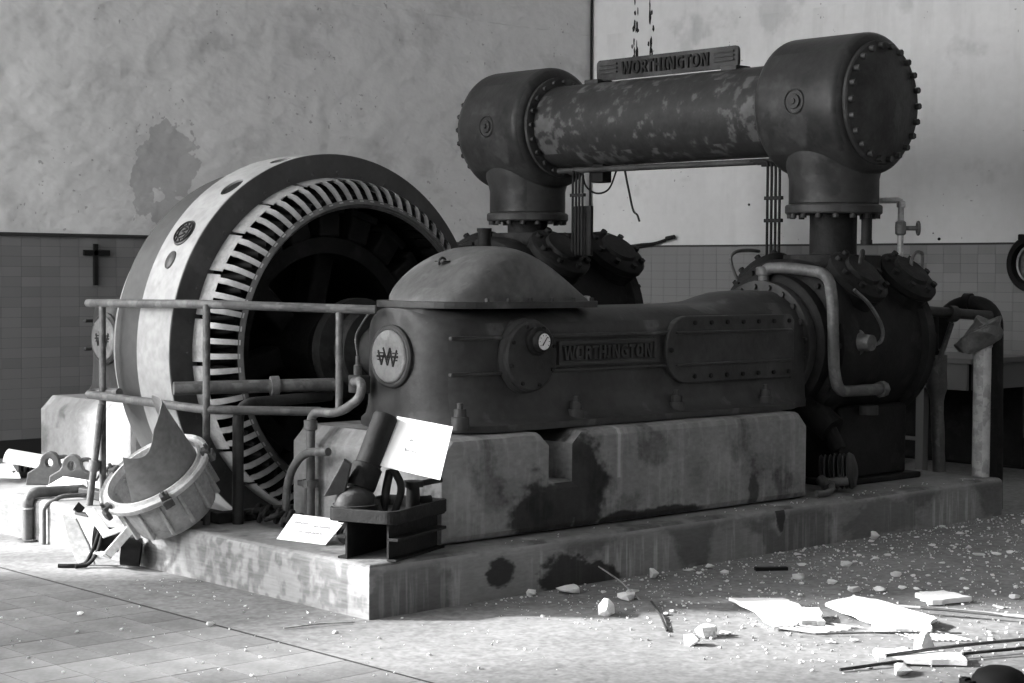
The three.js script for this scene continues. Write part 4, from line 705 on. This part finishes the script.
// bundles of upright tubes under the cooler
function tubeBundle(label, x, z, y0, y1, clamps) {
  const t = thing('tube_bundle', label, 'tubes');
  for (let k = 0; k < 4; k++) { const dzk = k * 0.034; part('tube', pipe([[x, y0, z + dzk], [x, y1 - 0.06 - k * 0.012, z + dzk], [x + 0.06, y1 - k * 0.012, z + dzk - 0.05], [x + 0.06, y1 - k * 0.012, z + dzk - 0.2]], 0.009, 0.05, 8), M.dark, t); }
  for (const y of clamps) part('clip', span(x - 0.014, x + 0.014, y - 0.012, y + 0.012, z - 0.02, z + 0.125, 0.003), M.dark, t);
  settle(t, x, y0, z);
}
tubeBundle('bundle of four thin upright tubes behind the near cooler head', 4.33, -1.175, 1.66, 2.36, [2.1, 1.95]);
tubeBundle('bundle of four thin upright tubes beside the far cooler head', 4.36, -3.04, 1.72, 2.37, [2.17]);
single('switch_panel', [span(4.39, 4.42, 1.72, 2.09, -3.06, -2.88, 0.006)], M.dark, 'dark upright panel behind the far tube bundle', 'panel');
single('hanging_wire', cable([[4.44, 2.33, -3.02], [4.45, 2.24, -2.99], [4.47, 2.185, -2.9], [4.49, 2.21, -2.8], [4.5, 2.36, -2.72]], 0.007), M.dark, 'looped black wire hanging below the cooler pipe', 'wire');
single('hanging_rod', cable([[4.5, 2.40, -2.655], [4.5, 2.2, -2.60], [4.5, 2.04, -2.546], [4.5, 2.02, -2.515], [4.5, 1.97, -2.49]], 0.008), M.dark, 'thin kinked rod dangling below the middle of the cooler pipe', 'rod');
// far cylinder oil pot, pipe beside the hood
single('far_bent_pipe', pipe([[3.0, 1.72, -3.02], [3.42, 1.74, -3.02], [3.60, 1.62, -3.2], [3.62, 1.38, -3.42]], 0.05, 0.2), M.dark, 'dark bent pipe right of the motor guard, in front of the far cylinder', 'pipe');
single('oil_cup', [rod([3.45, 1.75, -3.02], [3.45, 1.89, -3.02], 0.05, 0.045, 20), rod([3.45, 1.88, -3.02], [3.45, 1.905, -3.02], 0.053)], M.dark, 'small dark upright cup on the bent pipe by the motor', 'cup');
console.log('right pipework');

// pulley block with hook
{
  const t = thing('pulley_block', 'rusty pulley block with a hook lying on the slab', 'pulley');
  const ax = V(0.45, 0.10, 0.85).normalize(), p0 = V(3.88, 0.365, -0.34), at2 = (d) => p0.clone().addScaledVector(ax, d).toArray();
  for (let k = 0; k < 3; k++) part('sheave', lathe([[0.02, -0.02], [0.105, -0.02], [0.112, -0.012], [0.088, 0], [0.112, 0.012], [0.105, 0.02], [0.02, 0.02]], at2(k * 0.058), ax.toArray(), 32, 0.5), M.frame, t);
  part('cheek', lathe([[0, 0], [0.11, 0], [0.115, 0.012], [0.10, 0.035], [0.05, 0.05], [0.02, 0.055], [0, 0.055]], at2(0.15), ax.toArray(), 32, 0.5), M.iron, t);
  part('yoke', [rod([3.79, 0.31, -0.30], [3.88, 0.33, -0.16], 0.03, 0.03), rod([3.79, 0.33, -0.3], [3.76, 0.29, -0.22], 0.035, 0.03)], M.pipe, t);
  part('hook', pipe([[3.79, 0.31, -0.22], [3.72, 0.285, -0.16], [3.60, 0.275, -0.13], [3.54, 0.28, -0.145]], 0.02, 0.06), M.pipe, t);
  settle(t, 3.86, 0.25, -0.2);
}
// workbench behind the machine
{
  const t = thing('workbench', 'dim wooden bench in shadow behind the white pipe', 'bench');
  part('bench_top', span(6.46, 7.4, 0.93, 0.97, -3.2, -0.93, 0.006), M.wood, t); part('apron', span(6.48, 6.51, 0.73, 0.93, -3.15, -0.98, 0.004), M.wood, t); part('apron', span(6.54, 7.34, 0.73, 0.93, -0.985, -0.955, 0.004), M.wood, t);
  for (const [x, z] of [[6.53, -1.40], [6.53, -3.1], [7.32, -1.40], [7.32, -3.1]]) part('leg', span(x - 0.035, x + 0.035, 0, 0.93, z - 0.035, z + 0.035, 0.004), M.wood, t);
  part('under_bench_shade', span(7.30, 7.33, 0.1, 0.93, -3.1, -1.0, 0.003), M.dark, t);  // near-black board added to stand for the shade beneath the bench top
  part('stretcher', span(6.52, 6.54, 0.32, 0.35, -3.1, -1.40, 0.003), M.wood, t);
  settle(t, 6.9, 0, -3.0);
}
// ---------------------------------------------------------------- things on the walls
single('wall_cross', [span(2.245, 2.285, 1.465, 1.797, ZB + 0.012, ZB + 0.034, 0.003), span(2.155, 2.392, 1.703, 1.748, ZB + 0.012, ZB + 0.034, 0.003)], M.black, 'plain dark wooden cross on the tiled left wall', 'cross');
single('corner_wire', cable([[XR - 0.03, 1.9, ZB + 0.02], [XR - 0.03, 3.0, ZB + 0.022], [XR - 0.03, 4.2, ZB + 0.02], [XR - 0.03, 6, ZB + 0.02]], 0.012), M.dark, 'thin dark wire running up the room corner', 'wire');
single('dado_cable', [cable([[XR - 0.04, 1.87, -6.25], [XR - 0.04, 1.855, -5.9], [XR - 0.05, 1.875, -5.6], [XR - 0.05, 1.885, -5.45], [XR - 0.06, 1.93, -5.25]], 0.013), cable([[XR - 0.03, 1.865, -6.2], [XR - 0.03, 1.84, -5.8], [XR - 0.04, 1.87, -5.5], [XR - 0.05, 1.91, -5.3]], 0.011), rod([XR - 0.06, 1.93, -5.28], [XR - 0.06, 1.945, -5.18], 0.022)], M.dark, 'loose dark cable ending in a plug on the right wall above the tiles', 'cable');
{
  const t = thing('wall_reel', 'black round reel hung on the right wall at the picture edge', 'reel'); const d = [-1, 0, 0], p = [XR - 0.012, 1.69, -1.27];
  part('back_disc', lathe([[0, 0], [0.24, 0], [0.245, 0.02], [0.235, 0.03], [0, 0.03]], p, d, 48, 0.5), M.pipe, t);
  part('tyre', lathe([[0.215, 0.02], [0.235, 0.05], [0.235, 0.1], [0.215, 0.13], [0.18, 0.12], [0.17, 0.06], [0.215, 0.02]], p, d, 48, 0.6), M.black, t);
  part('inner_ring', lathe([[0.16, 0.04], [0.168, 0.06], [0.152, 0.06]], p, d, 48), M.lightPipe, t); part('hub', lathe([[0.05, 0], [0.05, 0.12], [0.03, 0.14], [0, 0.14]], p, d, 24), M.lightPipe, t);
  part('top_lug', [span(XR - 0.14, XR - 0.02, 1.88, 1.93, -1.39, -1.23, 0.01)], M.black, t);
  settle(t, ...p);
}
for (const [y, z, r] of [[1.90, -2.22, 0.014], [1.95, -2.28, 0.006], [2.24, -4.3, 0.012], [2.12, -3.99, 0.008]]) single('wall_stud', along(new THREE.SphereGeometry(r, 10, 8), [XR - 0.004, y, z], [1, 0, 0]), M.dark, 'tiny dark stud in the right wall plaster', 'stud', 'dark studs in the right wall');
{ // flaking blisters high on the right wall
  const t = thing('paint_flakes', 'column of dark flaked paint spots high on the right wall', 'flakes');
  for (let k = 0; k < 34; k++) { const col = k % 2 ? -5.78 : -5.57; const y = 3.72 + rnd() * 0.75, h = rr(0.015, 0.07), w = rr(0.006, 0.018), z = col + rr(-0.04, 0.04); const o = []; for (let i = 0; i < 9; i++) { const a = 2 * PI * i / 9; o.push([w * rr(0.6, 1.2) * Math.cos(a), h * rr(0.6, 1.2) * Math.sin(a)]); } const e = plate(o, 0.003, 0); e.rotateY(-PI / 2); e.translate(XR - 0.001, y, z); part('flake', e, M.dark, t); }
  settle(t, XR, 4.1, -5.8);
}
console.log('walls');

// ---------------------------------------------------------------- rubble on the floor
function chunkGeo(n, sx, sy, sz) { const p = []; for (let i = 0; i < n; i++) { const a = rr(0, 6.283), c = rr(-1, 1), q = Math.sqrt(1 - c * c) * rr(0.75, 1.1); p.push(V(q * Math.cos(a) * sx, clamp(c * 1.3, -1, 1) * sy, q * Math.sin(a) * sz)); } const g = new ConvexGeometry(p); g.computeBoundingBox(); g.translate(0, -g.boundingBox.min.y, 0); return g; }
const chunkKinds = Array.from({ length: 7 }, () => boxUV(clean(chunkGeo(17, 0.5, 0.24, 0.4)), 0.3));
function chunk(x, z, s, label, group, turn = rr(0, 6.28), flat = 1) { const o = new THREE.Mesh(chunkKinds[Math.floor(rnd() * 7)], M.chalk); o.name = numbered('plaster_chunk'); o.position.set(x, 0.0005, z); o.rotation.y = turn; o.scale.set(s, s * flat, s); o.castShadow = o.receiveShadow = true; o.userData = { label, category: 'rubble' }; if (group) o.userData.group = group; scene.add(o); return o; }
chunk(1.81, 0.09, 0.11, 'pale fist-sized plaster chunk against the slab foot, right of the long stick', undefined, 0.5, 0.9);
chunk(1.19, 0.12, 0.16, 'flat pale plaster flake against the slab foot, left of the long stick', undefined, 2.2, 0.5);
chunk(0.98, 0.05, 0.07, 'small pale plaster lump against the slab foot, leftmost of the row', undefined);
chunk(0.89, 0.63, 0.14, 'blocky white plaster chunk on the open floor below the stick', undefined, 0.3, 1.1);
chunk(1.26, 0.44, 0.13, 'white plaster chunk at the lower end of the long stick', undefined, 1.3, 0.6);
chunk(0.88, 1.27, 0.13, 'white plaster chunk on the floor left of the big plaster slab', undefined, 0.8, 0.9);
chunk(0.70, 1.33, 0.10, 'small white plaster chunk nearest the camera in the middle floor', undefined);
chunk(3.82, 0.06, 0.12, 'pale oblong plaster chunk at the slab foot below the pulley hook', undefined, 0.2, 0.8);
chunk(0.90, 2.24, 0.16, 'low white plaster chunk left of the black round object', undefined, 0.2, 0.5);
chunk(1.275, 2.10, 0.15, 'rounded white plaster ball between the two laths at lower right', undefined, 0, 1.3);
{
  const spots = []; const near = (x, z, d) => spots.some(([a, b]) => Math.hypot(a - x, b - z) < d);
  const keep = [[1.45, 1.2, 0.45], [1.75, 1.55, 0.5], [1.05, 2.6, 0.4]];
  let n = 0, guard = 0; while (n < 230 && guard++ < 9000) { const d = rnd(); const x = 0.8 + 4.6 * Math.pow(rnd(), 0.9), z = 0.04 + 2.6 * Math.pow(rnd(), 1.1); if (x + z * 0.2 < 1.2 && d > 0.3) continue; if (near(x, z, 0.07) || keep.some(([a, b, r]) => Math.hypot(a - x, b - z) < r)) continue; spots.push([x, z]); const s = 0.025 + 0.075 * Math.pow(rnd(), 3); const k = z < 0.3 ? 0 : x + z > 4.1 ? 1 : z < 1.1 ? 2 : 3; chunk(x, z, s, ['small white plaster fragment close along the slab foot', 'small white plaster fragment on the far right floor', 'small white plaster fragment behind the two large plaster sheets', 'small white plaster fragment in the right foreground beside the laths'][k], ['plaster fragments at the slab foot', 'plaster fragments on the far right floor', 'plaster fragments behind the sheets', 'plaster fragments in the foreground'][k], undefined, rr(0.3, 0.8)); n++; }
}
for (const [x, z, s, l] of [[-0.92, -0.98, 0.035, 'lone white plaster crumb on the floor tiles, farthest left'], [-0.62, -0.36, 0.045, 'white plaster lump beside the floor groove, centre left'], [-0.30, 0.14, 0.03, 'white plaster crumb on the dark strip below the slab corner']]) chunk(x, z, s, l, undefined);
{ // crumbs too small to count
  const N = 4200, im = new THREE.InstancedMesh(chunkKinds[0], M.chalk, N); im.name = 'plaster_crumbs'; const m4 = new THREE.Matrix4(), q = new THREE.Quaternion(), e = new THREE.Euler();
  for (let i = 0; i < N; i++) { let x, z; if (i < 4000) { x = 0.5 + 5.4 * Math.pow(rnd(), 0.85); z = 0.02 + 3.0 * Math.pow(rnd(), 1.2); } else { x = rr(-1.6, 0.3); z = rr(-1.6, 1.3); if (x > -0.02 && z < 0.03) x -= 0.4; } const s = 0.006 + 0.018 * Math.pow(rnd(), 3); e.set(0, rr(0, 6.28), 0); q.setFromEuler(e); m4.compose(V(x, 0.0004, z), q, V(s, s, s)); im.setMatrixAt(i, m4); }
  im.userData = { label: 'fine white plaster crumbs scattered over the floor', category: 'crumbs', kind: 'stuff' }; im.castShadow = im.receiveShadow = true; scene.add(im);
  const im2 = new THREE.InstancedMesh(chunkKinds[1], M.chalk, 60); im2.name = 'slab_crumbs'; for (let i = 0; i < 60; i++) { const s = rr(0.006, 0.018); m4.compose(V(rr(0.7, 5.3), 0.2515, rr(-0.16, -0.05)), q, V(s, s, s)); im2.setMatrixAt(i, m4); } im2.userData = { label: 'tiny pale crumbs on the ledge of the slab', category: 'crumbs', kind: 'stuff' }; scene.add(im2);
}
// big fallen plaster sheets on reed lath
function slabPiece(name, pts, y, th, tilt, label) { const cx = pts.reduce((s, p) => s + p[0], 0) / pts.length, cz = pts.reduce((s, p) => s + p[1], 0) / pts.length; const o = []; pts.forEach((p, i) => { const b = pts[(i + 1) % pts.length]; for (let k = 0; k < 5; k++) { const s = k / 5, j = k ? 0.012 : 0; o.push([p[0] + (b[0] - p[0]) * s - cx + rr(-j, j), -(p[1] + (b[1] - p[1]) * s - cz) + rr(-j, j)]); } }); const e = plate(o, th, 0.003); e.rotateX(-PI / 2); e.rotateZ(tilt[0]); e.rotateX(tilt[1]); e.translate(cx, y, cz); return single(name, e, M.chalk, label, 'plaster sheet'); }
slabPiece('plaster_sheet', [[1.50, 0.88], [1.69, 1.05], [1.63, 1.20], [1.31, 1.43], [1.20, 1.39], [1.36, 1.17]], 0.022, 0.010, [0.02, 0.03], 'large white plaster sheet, left of the two on the floor');
slabPiece('plaster_sheet', [[1.54, 1.26], [1.63, 1.31], [1.42, 1.50], [1.33, 1.44]], 0.02, 0.02, [-0.02, 0.06], 'small broken plaster piece between the two large sheets');
slabPiece('plaster_sheet', [[1.70, 1.30], [1.95, 1.28], [1.95, 1.44], [1.85, 1.79], [1.68, 1.89], [1.56, 1.66]], 0.035, 0.010, [0.015, 0.025], 'large white plaster sheet, right of the two on the floor');
slabPiece('plaster_sheet', [[1.62, 1.62], [1.80, 1.78], [1.66, 1.90], [1.50, 1.72]], 0.008, 0.016, [0, 0], 'white plaster sheet lying under the right large sheet');
slabPiece('plaster_sheet', [[1.10, 2.0], [1.32, 2.28], [1.22, 2.36], [0.98, 2.10]], 0.012, 0.02, [0, 0.02], 'narrow white plaster board at lower right beside the laths');
slabPiece('plaster_sheet', [[2.35, 1.36], [2.50, 1.42], [2.46, 1.60], [2.25, 1.52]], 0.01, 0.02, [0.02, 0], 'white crumbly plaster flake behind the right large sheet');
for (let k = 0; k < 14; k++) { const s = k / 13; const x = 1.22 + 0.26 * s, z = 1.46 + 0.03 * s; single('lath_strip', rod([x, 0.008 + rnd() * 0.012, z - 0.06], [x + 0.05, 0.010, z + 0.10 + rr(0, 0.05)], 0.005, 0.004, 5), M.lightPipe, 'short split reed under the left plaster sheet', 'reed', 'split reeds under the plaster'); }
for (let k = 0; k < 10; k++) { const s = k / 9; single('lath_strip', rod([1.56 + 0.14 * s, 0.008 + rnd() * 0.01, 1.74 + 0.16 * s], [1.50 + 0.18 * s, 0.006, 1.96 + 0.14 * s], 0.004, 0.004, 5), M.lightPipe, 'short split reed under the right plaster sheet', 'reed', 'split reeds under the right sheet'); }
const stick = (a, b, r, m, label) => single('thin_stick', cable([a, [(a[0] + b[0]) / 2 + rr(-0.01, 0.01), (a[1] + b[1]) / 2 + 0.004, (a[2] + b[2]) / 2 + rr(-0.01, 0.01)], b], r * 0.7, 6), m, label, 'stick');
stick([1.47, 0.09, 0.04], [1.28, 0.008, 0.50], 0.006, M.lightPipe, 'thin pale stick leaning against the slab foot');
stick([1.27, 0.012, 0.585], [0.82, 0.008, 1.09], 0.008, M.iron, 'dark curved stick on the middle of the floor');
stick([1.95, 0.03, 1.42], [2.25, 0.03, 2.15], 0.012, M.lightPipe, 'pale lath running right from the right plaster sheet');
stick([2.0, 0.04, 1.62], [2.35, 0.01, 2.3], 0.010, M.pipe, 'grey lath crossing behind the pale lath at right');
stick([0.76, 0.01, 2.07], [1.62, 0.03, 2.40], 0.010, M.iron, 'dark lath in the lower right foreground');
stick([1.0, 0.04, 2.12], [1.70, 0.05, 2.36], 0.011, M.pipe, 'grey lath just above the black round object');
stick([1.25, 0.012, 1.58], [1.75, 0.012, 2.0], 0.006, M.pipe, 'thin grey reed in front of the right plaster sheet');
stick([-0.42, 0.008, -0.08], [-0.10, 0.008, 0.02], 0.006, M.lightPipe, 'pale twig on the dark cement strip below the slab corner');
single('dark_slat', span(-0.09, 0.09, 0, 0.018, -0.02, 0.02, 0.003).rotateY(-0.6).translate(2.47, 0.001, 0.365), M.dark, 'short dark wooden slat on the floor before the slab', 'slat');
// black round object in the near right corner
{
  const t = thing('wheel_cap', 'black round lamp-like cap at the bottom right corner', 'cap'); const p = [0.985, 0, 2.655];
  part('shell', lathe([[0.125, 0], [0.128, 0.02], [0.12, 0.05], [0.10, 0.08], [0.06, 0.098], [0, 0.103]], p, [0, 1, 0], 48, 0.7), M.black, t);
  part('rim', lathe([[0.12, 0.0], [0.142, 0.004], [0.142, 0.025], [0.13, 0.03]], p, [0, 1, 0], 48, 0.5), M.pipe, t);
  for (const a of [3.6, 4.1, -0.3]) part('lug', box(0.05, 0.03, 0.035, p[0] + 0.15 * Math.cos(a), 0.03, p[2] + 0.15 * Math.sin(a), 0.006), M.black, t);
  settle(t, ...p); t.scale.setScalar(0.86);
}
console.log('done');
renderer.render(scene, camera);
